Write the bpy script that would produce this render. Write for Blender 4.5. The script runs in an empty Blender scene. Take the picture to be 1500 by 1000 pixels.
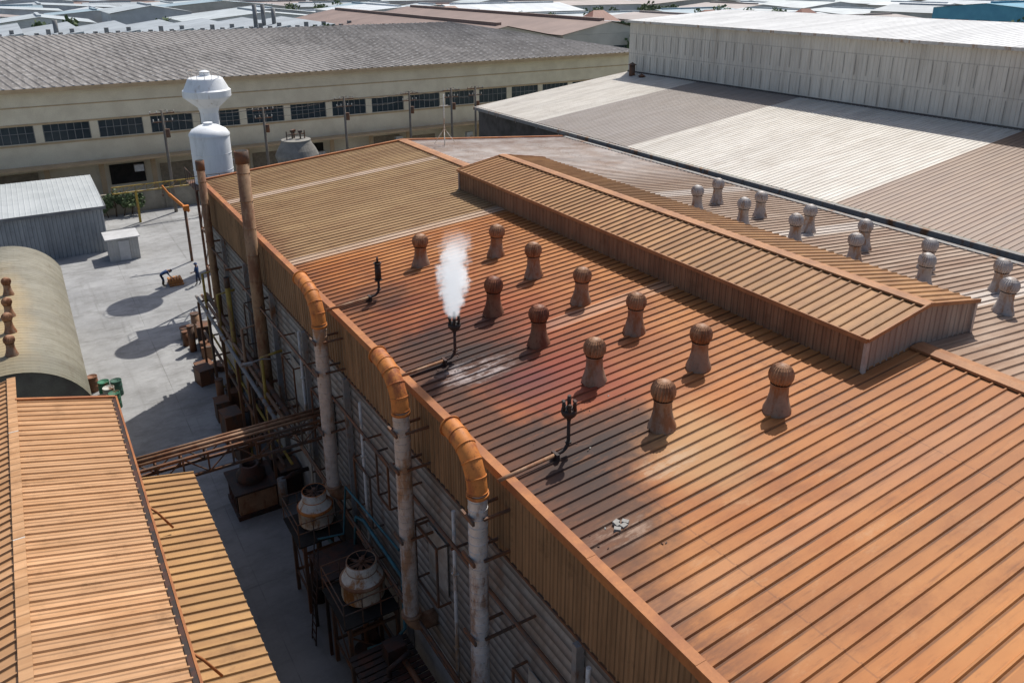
import bpy, math, random
from mathutils import Vector, Matrix
random.seed(11)
V=Vector
scene=bpy.context.scene
X0=-8.05   # camera x ; main-building west wall is x=0, ground z=0, metres

# ------------------------------------------------------------------ materials
class M:
    def __init__(s,name,rough=.7,metal=0.0,spec=.3):
        s.m=bpy.data.materials.new(name); s.m.use_nodes=True
        s.nt=s.m.node_tree; s.b=s.nt.nodes['Principled BSDF']
        s.b.inputs['Roughness'].default_value=rough
        s.b.inputs['Metallic'].default_value=metal
        s.b.inputs['Specular IOR Level'].default_value=spec
        s.pos=s.nt.nodes.new('ShaderNodeNewGeometry').outputs['Position']
        sp=s.nt.nodes.new('ShaderNodeSeparateXYZ'); s.nt.links.new(s.pos,sp.inputs[0])
        s.x,s.y,s.z=sp.outputs
    def put(s,sock,v):
        if isinstance(v,bpy.types.NodeSocket): s.nt.links.new(v,sock)
        elif isinstance(v,(tuple,list)):
            sock.default_value=(*v,1) if len(sock.default_value)==4 and len(v)==3 else v
        else: sock.default_value=v
    def math(s,op,a,b=0.0,clamp=False):
        n=s.nt.nodes.new('ShaderNodeMath'); n.operation=op; n.use_clamp=clamp
        s.put(n.inputs[0],a); s.put(n.inputs[1],b); return n.outputs[0]
    def mix(s,f,a,b,mode='MIX'):
        n=s.nt.nodes.new('ShaderNodeMix'); n.data_type='RGBA'; n.blend_type=mode
        s.put(n.inputs[0],f); s.put(n.inputs[6],a); s.put(n.inputs[7],b); return n.outputs[2]
    def sm(s,x,a,b,o0=0.0,o1=1.0):
        n=s.nt.nodes.new('ShaderNodeMapRange'); n.interpolation_type='SMOOTHSTEP'
        s.put(n.inputs[0],x)
        n.inputs[1].default_value=a; n.inputs[2].default_value=b
        n.inputs[3].default_value=o0; n.inputs[4].default_value=o1
        return n.outputs[0]
    def noise(s,scale=(1,1,1),detail=4,rough=.6,off=(0,0,0)):
        if not isinstance(scale,tuple): scale=(scale,)*3
        n=s.nt.nodes.new('ShaderNodeVectorMath'); n.operation='MULTIPLY_ADD'
        s.nt.links.new(s.pos,n.inputs[0]); n.inputs[1].default_value=scale; n.inputs[2].default_value=off
        t=s.nt.nodes.new('ShaderNodeTexNoise'); t.inputs['Scale'].default_value=1
        t.inputs['Detail'].default_value=detail; t.inputs['Roughness'].default_value=rough
        s.nt.links.new(n.outputs[0],t.inputs['Vector']); return t.outputs['Fac']
    def blob(s,c,r,a=.2,b=1.0,warp=.35,ws=1.0):
        n=s.nt.nodes.new('ShaderNodeVectorMath'); n.operation='SUBTRACT'
        s.nt.links.new(s.pos,n.inputs[0]); n.inputs[1].default_value=c
        d=s.nt.nodes.new('ShaderNodeVectorMath'); d.operation='DIVIDE'
        s.nt.links.new(n.outputs[0],d.inputs[0]); d.inputs[1].default_value=r
        l=s.nt.nodes.new('ShaderNodeVectorMath'); l.operation='LENGTH'
        s.nt.links.new(d.outputs[0],l.inputs[0])
        v=l.outputs['Value']
        if warp: v=s.math('ADD',v,s.math('MULTIPLY',s.math('SUBTRACT',s.noise(ws,5,.65,c),.5),warp*2))
        return s.sm(v,a,b,1.0,0.0)
    def cell(s,v,size,seed=0.0):
        f=s.math('FLOOR',s.math('DIVIDE',s.math('ADD',v,seed),size))
        n=s.nt.nodes.new('ShaderNodeTexWhiteNoise'); n.noise_dimensions='1D'
        s.put(n.inputs['W'],f); return n.outputs['Value']
    def band(s,v,pitch,c,w,off=0.0):
        fr=s.math('FRACT',s.math('DIVIDE',s.math('ADD',v,off),pitch))
        return s.sm(s.math('ABSOLUTE',s.math('SUBTRACT',fr,c)),w*.5,w,1.0,0.0)
    def bump(s,h,strength=.3,dist=.02):
        n=s.nt.nodes.new('ShaderNodeBump'); n.inputs['Strength'].default_value=strength
        n.inputs['Distance'].default_value=dist
        s.put(n.inputs['Height'],h); s.nt.links.new(n.outputs[0],s.b.inputs['Normal'])
    def done(s,c):
        s.put(s.b.inputs['Base Color'],c); return s.m

def simple(name,c1,c2,scale=1.5,rough=.7,metal=0,bump=0,det=5,lo=.35,hi=.65):
    m=M(name,rough,metal)
    f=m.sm(m.noise(scale,det),lo,hi)
    g=m.noise(14 if not isinstance(scale,tuple) else tuple(k*6 for k in scale),3,off=(3,1,7))
    c=m.mix(f,c1,c2)
    c=m.mix(m.sm(g,.3,.7,0,.35),c,tuple(k*.55 for k in c1))
    if bump: m.bump(g,bump)
    return m.done(c)

def rusty(name,base,rust,amt=.5,rough=.65,metal=0,scale=1.6):
    m=M(name,rough,metal)
    sc=(scale,scale,scale*.35)
    n=m.noise(sc,6,.7)
    f=m.sm(n,.62-amt*.35,.72-amt*.25)
    c=m.mix(m.sm(m.noise(5,4),.3,.7,0,.6),base,tuple(k*.7 for k in base))
    c=m.mix(f,c,rust)
    c=m.mix(m.sm(m.noise(9,5,.7,(5,5,5)),.55,.75,0,.7),c,tuple(k*.35 for k in rust))
    m.bump(n,.25)
    return m.done(c)

# ------------------------------------------------------------------ mesh builder
class MB:
    def __init__(s): s.v=[];s.f=[];s.m=[];s.s=[]
    def face(s,pts,mi=0,sm=False):
        b=len(s.v); s.v+= [tuple(p) for p in pts]; s.f.append(list(range(b,b+len(pts)))); s.m.append(mi); s.s.append(sm)
    def box(s,c,d,mi=0,R=None):
        c=V(c); b=len(s.v)
        for z in (-.5,.5):
            for y in (-.5,.5):
                for x in (-.5,.5):
                    p=V((x*d[0],y*d[1],z*d[2]))
                    if R is not None: p=R@p
                    s.v.append(tuple(c+p))
        for q in ((0,2,3,1),(4,5,7,6),(0,1,5,4),(2,6,7,3),(0,4,6,2),(1,3,7,5)):
            s.f.append([b+i for i in q]); s.m.append(mi); s.s.append(False)
    def bx(s,x0,x1,y0,y1,z0,z1,mi=0): s.box(((x0+x1)/2,(y0+y1)/2,(z0+z1)/2),(x1-x0,y1-y0,z1-z0),mi)
    def beam(s,p,q,w,h,mi=0):
        p=V(p);q=V(q); d=q-p; L=d.length; d.normalize()
        up=V((0,0,1)) if abs(d.z)<.95 else V((0,1,0))
        sd=d.cross(up).normalized(); u=sd.cross(d)
        R=Matrix((d,sd,u)).transposed()
        s.box((p+q)/2,(L,w,h),mi,R)
    def tube(s,path,r,n=12,mi=0,caps=True,sm=True):
        path=[V(p) for p in path]; k=len(path)
        rr=r if isinstance(r,(list,tuple)) else [r]*k
        tn=[]
        for i in range(k):
            a=path[max(i-1,0)]; b=path[min(i+1,k-1)]
            t=(b-a); tn.append(t.normalized() if t.length>1e-9 else V((0,0,1)))
        ref=V((0,0,1)) if abs(tn[0].z)<.9 else V((1,0,0))
        nn=tn[0].cross(ref).normalized(); base=len(s.v)
        for i in range(k):
            nn=(nn-tn[i]*nn.dot(tn[i])).normalized(); bb=tn[i].cross(nn)
            for j in range(n):
                a=2*math.pi*j/n; s.v.append(tuple(path[i]+(nn*math.cos(a)+bb*math.sin(a))*rr[i]))
        for i in range(k-1):
            for j in range(n):
                a=base+i*n+j; b=base+i*n+(j+1)%n
                s.f.append([a,b,b+n,a+n]); s.m.append(mi); s.s.append(sm)
        if caps:
            s.f.append([base+j for j in range(n)][::-1]); s.m.append(mi); s.s.append(False)
            s.f.append([base+(k-1)*n+j for j in range(n)]); s.m.append(mi); s.s.append(False)
    def lathe(s,prof,c=(0,0,0),n=24,mi=0,ripple=0.0,sm=True,twist=0.0):
        base=len(s.v); k=len(prof)
        for i,(r,z) in enumerate(prof):
            for j in range(n):
                a=2*math.pi*j/n+twist*i; q=r*(1-ripple*(j%2)); s.v.append((c[0]+q*math.cos(a),c[1]+q*math.sin(a),c[2]+z))
        for i in range(k-1):
            for j in range(n):
                a=base+i*n+j; b=base+i*n+(j+1)%n
                s.f.append([a,b,b+n,a+n]); s.m.append(mi if not isinstance(mi,list) else mi[i]); s.s.append(sm)
    def sheet(s,o,U,Vd,lu,lv,pitch,h,N,mi=0,wave=False,rib=.28):
        o=V(o);U=V(U).normalized();Vd=V(Vd).normalized();N=V(N).normalized()
        pr=[]; k=int(round(lu/pitch)); pitch=lu/k
        for i in range(k):
            b=i*pitch
            if wave: 
                for j in range(4): pr.append((b+pitch*j/4,h*.5*(1-math.cos(2*math.pi*j/4))))
            else:
                w=pitch*rib
                pr+=[(b,0),(b+pitch-w,0),(b+pitch-w*.72,h),(b+pitch-w*.28,h)]
        pr.append((lu,0)); b=len(s.v)
        for (u,hh) in pr:
            p=o+U*u+N*hh; s.v.append(tuple(p)); s.v.append(tuple(p+Vd*lv))
        for i in range(len(pr)-1):
            s.f.append([b+2*i,b+2*i+2,b+2*i+3,b+2*i+1]); s.m.append(mi); s.s.append(wave)
    def obj(s,name,mats,parent=None,loc=None):
        me=bpy.data.meshes.new(name); me.from_pydata(s.v,[],s.f)
        if not isinstance(mats,(list,tuple)): mats=[mats]
        for m in mats: me.materials.append(m)
        me.polygons.foreach_set('material_index',s.m); me.polygons.foreach_set('use_smooth',s.s); me.update()
        o=bpy.data.objects.new(name,me); scene.collection.objects.link(o)
        if loc: o.location=loc
        if parent: par(o,parent)
        return o
def par(o,p):
    o.parent=p; o.matrix_parent_inverse=Matrix.Translation(p.location).inverted()
def group(name,loc=(0,0,0)):
    e=bpy.data.objects.new(name,None); e.location=loc; e.empty_display_size=.5
    scene.collection.objects.link(e); return e

# ------------------------------------------------------------------ material library
PITCH=.34
def roof_main():
    m=M('dusty_metal_roof',.62,0,.2)
    st=m.noise((.35,2.2,1),6,.65)
    big=m.noise((.22,.16,.2),4,.6,(4,2,0))
    med=m.noise((.55,.8,.5),6,.7,(14,2,0))
    fine=m.noise((1.5,7,2),5,.75,(4,12,0))
    c=m.mix(m.sm(st,.3,.72),(.44,.162,.043),(.29,.095,.027))
    c=m.mix(m.sm(big,.35,.65,0,.75),c,(.47,.205,.068))
    c=m.mix(m.sm(med,.45,.72,0,.65),c,(.23,.08,.028))
    c=m.mix(m.sm(m.noise((.7,1.6,.5),6,.75,(1,22,0)),.54,.76,0,.55),c,(.55,.32,.165))
    c=m.mix(m.sm(fine,.52,.78,0,.5),c,(.14,.055,.026))
    c=m.mix(m.math('MULTIPLY',m.sm(m.x,5,9),m.sm(m.y,16,8,0,.5)),c,(.41,.19,.082))
    # far end tan
    c=m.mix(m.sm(m.y,29.2,30.4),c,m.mix(m.sm(st,.3,.75),(.40,.265,.135),(.27,.165,.08)))
    c=m.mix(m.math('MULTIPLY',m.sm(m.y,29.8,30.4),m.sm(med,.5,.75,0,.5)),c,(.22,.11,.05))
    # iron-oxide field around the stacks
    c=m.mix(m.blob((3.2,18.8,11.6),(6.0,9.5,9),.15,1.0,.35,.5,),c,m.mix(m.sm(st,.3,.7),(.33,.085,.028),(.21,.05,.02)))
    c=m.mix(m.math('MULTIPLY',m.sm(med,.4,.65,.2,.8),m.blob((2.5,21.5,11.6),(4.0,7.5,9),.2,1.0,.35,.5)),c,(.18,.045,.018))
    c=m.mix(m.math('MULTIPLY',m.blob((3.7,16.0,11.6),(2.4,3.0,5),.1,1.0,.4,.8),.75),c,(.20,.030,.022))
    c=m.mix(m.math('MULTIPLY',m.blob((2.4,16.5,11.6),(1.6,1.9,5),.1,1.0,.4,.8),.75),c,(.10,.028,.035))
    c=m.mix(m.math('MULTIPLY',m.blob((4.2,11.6,11.5),(2.3,2.6,5),.2,1.0,.4,.9),.7),c,(.46,.28,.13))
    # soot
    so=m.noise((1.2,4,1),6,.75,(9,3,1))
    for cc,rr,k in (((1.0,18.9,11.3),(2.2,3.0,3),1.0),((2.5,18.3,11.5),(1.8,1.4,3),.9),((1.3,13.0,11.4),(2.3,2.4,3),1.0),((2.9,13.3,11.5),(1.9,1.2,3),.9),((2.6,20.2,11.5),(2.2,1.5,3),.7),((1.4,24.5,11.3),(1.7,1.4,3),.7),((.9,10.9,11.3),(1.6,2.0,3),.85),((.3,15.5,11.3),(1.1,8.5,3),.8)):
        b=m.math('MULTIPLY',m.blob(cc,rr,.45,1.1,.5,1.2),m.sm(so,.28,.5,.5*k,k))
        c=m.mix(b,c,(.035,.021,.018))
    for cc,rr,col,k in (((1.75,17.9,11.4),(1.5,.8,3),(.46,.41,.40),.9),((.9,10.3,11.4),(1.0,.5,3),(.38,.27,.2),.7),((3.2,11.4,11.4),(1.2,.6,3),(.5,.38,.26),.5)):
        w=m.math('MULTIPLY',m.blob(cc,rr,.3,1.0,.6,2.5),m.sm(so,.42,.56))
        c=m.mix(m.math('MULTIPLY',w,k),c,col)
    # grime collected along the west eave
    c=m.mix(m.math('MULTIPLY',m.sm(m.x,1.4,.0),m.sm(fine,.35,.6,.15,.75)),c,(.13,.05,.025))
    for yy,k in ((40.6,.85),(30.0,.7),(18.9,.28),(8.2,.08)):
        g=m.sm(m.math('ABSOLUTE',m.math('SUBTRACT',m.y,yy)),.34,.37,k,0)
        if yy==18.9: g=m.math('MULTIPLY',g,m.sm(m.x,3.5,6))
        g=m.math('MULTIPLY',g,m.sm(med,.3,.7,1,.6))
        c=m.mix(g,c,(.62,.48,.37))
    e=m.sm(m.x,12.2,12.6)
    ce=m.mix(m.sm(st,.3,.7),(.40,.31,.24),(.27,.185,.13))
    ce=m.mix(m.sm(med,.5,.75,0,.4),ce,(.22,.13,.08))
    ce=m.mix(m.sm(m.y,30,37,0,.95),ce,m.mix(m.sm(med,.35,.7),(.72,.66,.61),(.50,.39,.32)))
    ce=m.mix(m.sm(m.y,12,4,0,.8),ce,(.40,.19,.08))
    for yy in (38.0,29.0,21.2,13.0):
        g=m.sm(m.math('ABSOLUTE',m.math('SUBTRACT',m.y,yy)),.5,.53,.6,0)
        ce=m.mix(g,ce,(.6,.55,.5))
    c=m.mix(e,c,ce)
    c=m.mix(m.math('MULTIPLY',m.cell(m.y,1.02),.25),c,(.17,.065,.03))
    c=m.mix(m.sm(m.noise((.8,9,1),3,.6,(1,8,2)),.55,.8,0,.4),c,(.10,.04,.02))
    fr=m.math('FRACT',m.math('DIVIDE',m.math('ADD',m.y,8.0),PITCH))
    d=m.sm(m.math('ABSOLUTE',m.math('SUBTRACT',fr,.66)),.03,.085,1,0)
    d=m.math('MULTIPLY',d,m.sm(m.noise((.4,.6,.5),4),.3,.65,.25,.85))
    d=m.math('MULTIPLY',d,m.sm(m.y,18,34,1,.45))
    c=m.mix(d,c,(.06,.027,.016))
    lap=m.band(m.x,6.2,.5,.004,1.0)
    c=m.mix(m.math('MULTIPLY',lap,.3),c,(.08,.04,.03))
    m.bump(m.noise(6,4),.2,.012)
    return m.done(c)

def dusty(name,ca,cb,axis='y',streak=(.4,2.5,.4),panel=1.0,pitch=None,off=0,ph=.66,rough=.6,dark=.6,lapx=None):
    m=M(name,rough,0,.22)
    st=m.noise(streak,6,.65)
    c=m.mix(m.sm(st,.3,.7),ca,cb)
    c=m.mix(m.sm(m.noise(.25,3,.5,(2,9,4)),.4,.7,0,.5),c,tuple(k*.75 for k in ca))
    c=m.mix(m.sm(m.noise(1.1,6,.75,(8,9,4)),.52,.75,0,.6),c,tuple(k*.5 for k in cb))
    v={'x':m.x,'y':m.y,'z':m.z}[axis]
    if panel: c=m.mix(m.math('MULTIPLY',m.cell(v,panel),.28),c,tuple(k*.4 for k in cb))
    if pitch:
        fr=m.math('FRACT',m.math('DIVIDE',m.math('ADD',v,off),pitch))
        d=m.sm(m.math('ABSOLUTE',m.math('SUBTRACT',fr,ph)),.04,.11,dark,0)
        c=m.mix(d,c,tuple(k*.22 for k in cb))
    m.bump(m.noise(7,3),.12,.01)
    return m.done(c)

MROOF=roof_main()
M_MON=dusty('monitor_roof_metal',(.42,.225,.095),(.31,.15,.062),'y',(1.2,2.5,.4),1.0,PITCH,-11.3,.66)
M_MONW=dusty('monitor_wall_metal',(.34,.20,.12),(.23,.125,.075),'y',(2.5,2.5,.6),1.0,.26,0,.66)
M_FASC=dusty('fascia_metal',(.34,.205,.11),(.20,.12,.065),'y',(2,2.5,.35),1.0,.28,0,.66)
M_TRIM=simple('orange_trim',(.42,.165,.055),(.28,.10,.04),1.2,.65)
M_RIDGE=simple('ridge_cap_metal',(.43,.205,.09),(.29,.13,.06),1.2,.65)
def louv():
    m=M('louvre_siding',.6)
    c=m.mix(m.sm(m.noise((1,.8,.25),6,.7),.35,.65),(.38,.34,.29),(.24,.19,.145))
    c=m.mix(m.sm(m.noise((.5,1.2,.2),4,.6,(4,4,4)),.5,.7,0,.7),c,(.19,.10,.055))
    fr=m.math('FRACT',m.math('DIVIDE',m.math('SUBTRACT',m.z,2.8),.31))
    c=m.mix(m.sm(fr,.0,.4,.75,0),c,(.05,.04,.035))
    return m.done(c)
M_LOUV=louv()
M_DARK=simple('dark_opening',(.02,.018,.016),(.035,.03,.025),2,.9)
M_STEEL=rusty('rusty_steel',(.10,.07,.055),(.16,.07,.035),.6)
M_STEELG=rusty('grey_steel',(.25,.24,.23),(.2,.1,.05),.3)
M_DARKRUST=rusty('sooty_iron',(.035,.025,.022),(.07,.028,.018),.5)
M_WHITE=rusty('white_paint_stained',(.58,.56,.52),(.33,.22,.14),.3)
M_DUCT=rusty('weathered_duct_metal',(.52,.44,.38),(.33,.19,.11),.42)
M_DUCTS=rusty('silver_duct_metal',(.58,.58,.58),(.28,.19,.14),.42,.45,.2)
M_DUCTR=rusty('brown_duct_metal',(.34,.20,.12),(.22,.10,.05),.5)
M_CHIM=rusty('tan_chimney_metal',(.34,.21,.12),(.20,.095,.05),.5)
M_ORANGE=rusty('orange_dust_coat',(.55,.195,.045),(.30,.09,.03),.4,.6,0,2.5)
M_CONC=simple('concrete',(.33,.32,.30),(.24,.23,.21),.8,.85)
M_CREAM=simple('cream_plaster',(.82,.72,.54),(.71,.61,.45),.5,.85)
M_TAN=simple('tan_trim',(.56,.40,.24),(.48,.34,.2),1,.8)
M_GLASS=simple('dark_glass',(.03,.045,.055),(.05,.07,.08),.6,.15)
M_BLACKP=simple('black_pipe',(.03,.025,.025),(.05,.03,.025),3,.5)
M_BLUEP=simple('teal_pipe_paint',(.05,.17,.20),(.05,.12,.14),3,.5)
M_YEL=rusty('yellow_paint',(.42,.29,.06),(.22,.12,.05),.4)

# ------------------------------------------------------------------ ground
def ground_mat():
    m=M('ground_earth',.95)
    c=m.mix(m.sm(m.noise(.02,5,.6),.4,.6),(.20,.215,.17),(.33,.32,.30))
    c=m.mix(m.sm(m.noise(.3,5,.6),.4,.7,0,.5),c,(.14,.165,.12))
    return m.done(c)
b=MB(); b.face([(-3000,-3000,0),(4000,-3000,0),(4000,5000,0),(-3000,5000,0)]); b.obj('ground',ground_mat())
def yard_mat():
    m=M('yard_concrete',.8)
    c=m.mix(m.sm(m.noise(.22,6,.6),.35,.65),(.335,.338,.34),(.25,.252,.253))
    c=m.mix(m.sm(m.noise((.5,.9,1),7,.75,(3,3,3)),.42,.70,0,.75),c,(.17,.168,.163))
    c=m.mix(m.sm(m.noise(3,5,.75,(7,3,3)),.5,.8,0,.5),c,(.42,.42,.415))
    c=m.mix(m.sm(m.noise((.35,2.2,1),5,.7,(1,13,3)),.55,.75,0,.6),c,(.13,.128,.125))
    c=m.mix(m.sm(m.noise((2.2,.12,1),4,.6,(1,3,3)),.55,.75,0,.4),c,(.14,.135,.13))
    for v,p,o in ((m.x,5.0,.9),(m.y,6.0,1.0)):
        k=m.sm(m.noise(.8,4),.4,.6,.1,.55)
        c=m.mix(m.math('MULTIPLY',m.band(v,p,.5,.005,o),k),c,(.10,.098,.095))
    c=m.mix(m.sm(m.y,40,22,0,.6),c,(.10,.105,.115))  # near alley tinted dark blue-grey: building shade deepened in the ground colour
    m.bump(m.noise(8,4),.1,.01)
    return m.done(c)
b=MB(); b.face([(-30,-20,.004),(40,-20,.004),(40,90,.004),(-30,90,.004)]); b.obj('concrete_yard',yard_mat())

# ------------------------------------------------------------------ main building
S=1.0/12.25
main=group('factory_building',(12.25,20,0))
YN,YF=-8.0,46.0
b=MB()
n=V((-S,0,1)).normalized()
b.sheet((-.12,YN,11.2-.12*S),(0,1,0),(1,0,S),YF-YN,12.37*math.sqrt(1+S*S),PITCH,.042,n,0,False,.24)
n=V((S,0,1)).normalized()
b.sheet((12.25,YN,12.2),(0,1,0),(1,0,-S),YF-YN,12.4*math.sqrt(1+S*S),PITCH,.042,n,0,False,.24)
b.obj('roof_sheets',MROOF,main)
b=MB()
for y0,y1 in ((YN,11.25),(34.05,YF)):
    for sx in (-1,1):
        b.face([(12.25,y0,12.31),(12.25,y1,12.31),(12.25+sx*.3,y1,12.275),(12.25+sx*.3,y0,12.275)][::sx])
        b.face([(12.25+sx*.3,y0,12.275),(12.25+sx*.3,y1,12.275),(12.25+sx*.3,y1,12.2),(12.25+sx*.3,y0,12.2)][::sx])
b.obj('ridge_cap',M_RIDGE,main)
b=MB()
y=YN; re=random.Random(4)
while y<YF:   # eave flashing in slightly misaligned 3 m lengths
    y1=min(y+3.0,YF+.05); o=re.uniform(-.008,.008)
    b.bx(-.17+o,.06+o,y,y1-.006,11.24+o*.5,11.31+o*.5)
    b.bx(-.17+o,-.14+o,y,y1-.006,11.08+o,11.238+o*.5); y+=3.0
b.beam((-.1,YF+.03,11.25),(12.25,YF+.03,12.27),.18,.1)
b.beam((12.25,YF+.03,12.27),(24.6,YF+.03,11.26),.18,.1)
b.obj('eave_flashing',M_TRIM,main)
b=MB(); b.bx(24.62,24.9,YN,YF,11.05,11.25); b.obj('east_gutter',M_STEELG,main)
b=MB()
b.sheet((-.05,YN,9.05),(0,1,0),(0,0,1),YF-YN,2.1,.28,.035,(-1,0,0))
b.obj('fascia_cladding',M_FASC,main)
b=MB()
b.bx(-.10,.02,YN,YF,8.98,9.045)
b.obj('fascia_drip_edge',M_STEEL,main)
b=MB()
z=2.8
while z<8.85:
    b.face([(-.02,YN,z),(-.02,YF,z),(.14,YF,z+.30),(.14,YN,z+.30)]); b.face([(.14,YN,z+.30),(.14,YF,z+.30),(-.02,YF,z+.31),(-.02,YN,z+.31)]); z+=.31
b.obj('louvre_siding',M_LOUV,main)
b=MB()
b.bx(.16,.3,YN,YF,0,11.1); b.bx(24.3,24.45,YN,YF,0,11.1)
b.bx(.3,24.3,YF-.2,YF-.05,0,11.1)
b.face([(.3,YF-.1,11.1),(24.3,YF-.1,11.1),(12.25,YF-.1,12.1)])
b.obj('inner_walls',M_DARK,main)
b=MB()
for i in range(12):
    y0=YN+i*4.5; y1=y0+4.5
    if i%3==1: b.bx(.0,.155,y0,y0+1.0,0,2.78); b.bx(.0,.155,y1-.8,y1,0,2.78)
    else: b.bx(.0,.155,y0,y1,0,2.78)
b.obj('base_wall',simple('white_block_wall',(.55,.54,.51),(.38,.35,.31),.7,.85),main)
b=MB()
for i in range(13):
    y=YN+.2+i*4.5
    if y>YF: break
    b.bx(-.24,-.03,y-.08,y+.08,0,9.0)
b.obj('wall_columns',M_STEELG,main)
b=MB()
for y in (34.6,28.3,21.9,15.4,9.6,3.5):
    b.tube([(-.32,y,.1),(-.32,y,9.0)],.055,8)
    for zz in (2,4.5,7): b.box((-.32,y,zz),(.16,.16,.04))
b.obj('downpipes',M_WHITE,main)
b=MB()
for y,z0,h,w in ((26.2,5.0,2.2,1.5),(21.9,4.6,2.0,1.4),(20.0,6.4,1.6,.9),(17.0,5.2,2.0,1.4),(30.0,4.8,2.2,1.6),(11.6,4.6,2.0,1.4),(36.3,4.9,2.2,1.5)):
    x=-.42
    for yy in (y-w/2,y+w/2): b.bx(x-.03,x+.03,yy-.03,yy+.03,z0,z0+h)
    for zz in (z0,z0+h): b.bx(x-.03,x+.03,y-w/2+.03,y+w/2-.03,zz-.03,zz+.03)
    for yy in (y-w/2,y+w/2): b.beam((-.38,yy,z0+h),(-.02,yy,z0+h),.05,.05); b.beam((-.38,yy,z0),(-.02,yy,z0),.05,.05)
b.obj('wall_frames',M_STEEL,main)
b=MB()
for y,z0,h,w in ((26.2,5.0,2.2,1.3),(17.0,5.2,2.0,1.2),(30.0,4.8,2.2,1.4),(11.6,4.6,2.0,1.2)):
    b.bx(-.06,-.035,y-w/2,y+w/2,z0+.1,z0+h-.1)
b.obj('wall_panels',simple('pale_panel',(.45,.42,.37),(.3,.25,.2),1.5,.7),main)
b=MB()
for zz,xx,r in ((8.3,-.55,.05),(3.6,-.5,.07),(4.0,-.6,.05)):
    b.tube([(xx,8,zz),(xx,44,zz)],r,8)
for y in range(9,44,3):
    b.beam((-.62,y,8.2),(-.0,y,8.2),.05,.05); b.beam((-.66,y,3.5),(0,y,3.5),.05,.06)
b.obj('wall_pipes',M_STEEL,main)

# roof monitor
b=MB()
xa,xc,xb=9.95,12.45,14.95; za,zc=13.0,13.42; ya,yb=11.3,34.0
sl=(zc-za)/(xc-xa)
b.sheet((xa-.12,ya-.1,za-.12*sl),(0,1,0),(1,0,sl),yb-ya+.2,2.62*math.sqrt(1+sl*sl),PITCH,.045,(-sl,0,1))
b.sheet((xc,ya-.1,zc),(0,1,0),(1,0,-sl),yb-ya+.2,2.62*math.sqrt(1+sl*sl),PITCH,.045,(sl,0,1))
b.obj('monitor_roof',M_MON,main)
b=MB()
b.sheet((xa,ya,11.95),(0,1,0),(0,0,1),yb-ya,za-11.95-.02,.26,.03,(-1,0,0))
b.sheet((xb,ya,11.95),(0,1,0),(0,0,1),yb-ya,za-11.95-.02,.26,.03,(1,0,0))
b.obj('monitor_side_walls',M_MONW,main)
b=MB()
k=int(5.0/.26)
for yy,N in ((ya,-1),(yb,1)):
    for i in range(k):
        x0=xa+i*5.0/k; w=5.0/k
        f=lambda x: za+ (zc-za)*(1-abs(x-xc)/2.5)-.03
        x1=x0+w*.72; x2=x0+w*.8; x3=x0+w*.92; x4=x0+w
        pts=[(x0,0),(x1,0),(x2,.03),(x3,.03),(x4,0)]
        for (p,ph),(q,qh) in zip(pts,pts[1:]):
            b.face([(p,yy+N*ph,11.9),(q,yy+N*qh,11.9),(q,yy+N*qh,f(q)),(p,yy+N*ph,f(p))])
b.obj('monitor_end_walls',dusty('monitor_end_metal',(.42,.33,.27),(.30,.21,.17),'x',(2.5,2.5,.6),0),main)
b=MB()
for x in (xa-.03,xb+.03):
    for y in (ya-.04,yb+.04): b.bx(x-.06,x+.06,y-.05,y+.05,11.9,za-.05)
b.obj('monitor_corner_posts',simple('pale_corner_trim',(.5,.43,.38),(.4,.3,.25),2,.6),main)
b=MB()
for sx in (-1,1):
    b.face([(xc,ya-.13,zc+.09),(xc,yb+.1,zc+.09),(xc+sx*.22,yb+.1,zc+.055),(xc+sx*.22,ya-.13,zc+.055)][::sx])
    b.face([(xc+sx*.22,ya-.13,zc+.055),(xc+sx*.22,yb+.1,zc+.055),(xc+sx*.22,yb+.1,zc-.0),(xc+sx*.22,ya-.13,zc-.0)][::sx])
    for yy in (ya-.12,yb+.12): b.beam((xc,yy,zc+.03),(xc+sx*2.62,yy,za+.0),.05,.11)
b.bx(xa-.16,xa-.12,ya-.1,yb+.1,za-.08,za+.05)
b.obj('monitor_trim',M_RIDGE,main)

# ------------------------------------------------------------------ turbine vents
def vent_mesh(name,mneck,mhead):
    b=MB()
    b.lathe([(.34,-.08),(.335,.06),(.27,.24),(.225,.44),(.21,.70),(.235,.72),(.235,.75)],n=20,mi=0)
    b.lathe([(.20,.75),(.255,.80),(.292,.88),(.30,.97),(.285,1.06),(.24,1.14),(.17,1.20),(.10,1.23)],n=44,mi=1,ripple=.13,sm=False,twist=.045)
    b.lathe([(.13,1.215),(.08,1.245),(.0,1.25)],n=16,mi=1)
    b.lathe([(.2,.76),(.245,.86),(.258,.95),(.24,1.05),(.18,1.14),(0,1.17)],n=20,mi=2)
    me=bpy.data.meshes.new(name); me.from_pydata(b.v,[],b.f)
    for m in (mneck,mhead,M_STEEL): me.materials.append(m)
    me.polygons.foreach_set('material_index',b.m); me.polygons.foreach_set('use_smooth',b.s); me.update()
    return me
M_NECK=rusty('vent_neck_dusty',(.31,.21,.15),(.24,.11,.055),.5,.7,0,3)
M_HEAD=rusty('vent_head_dusty',(.38,.20,.11),(.20,.085,.04),.45,.55,0,4)
M_NECKR=rusty('vent_neck_red',(.23,.11,.065),(.15,.05,.025),.5,.7,0,3)
M_HEADR=rusty('vent_head_red',(.29,.11,.055),(.16,.055,.03),.5,.55,0,4)
M_NECK2=rusty('vent_neck_grey',(.42,.38,.35),(.30,.18,.11),.4,.7,0,3)
M_HEAD2=rusty('vent_head_grey',(.50,.46,.43),(.34,.25,.19),.35,.5,0,4)
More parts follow.
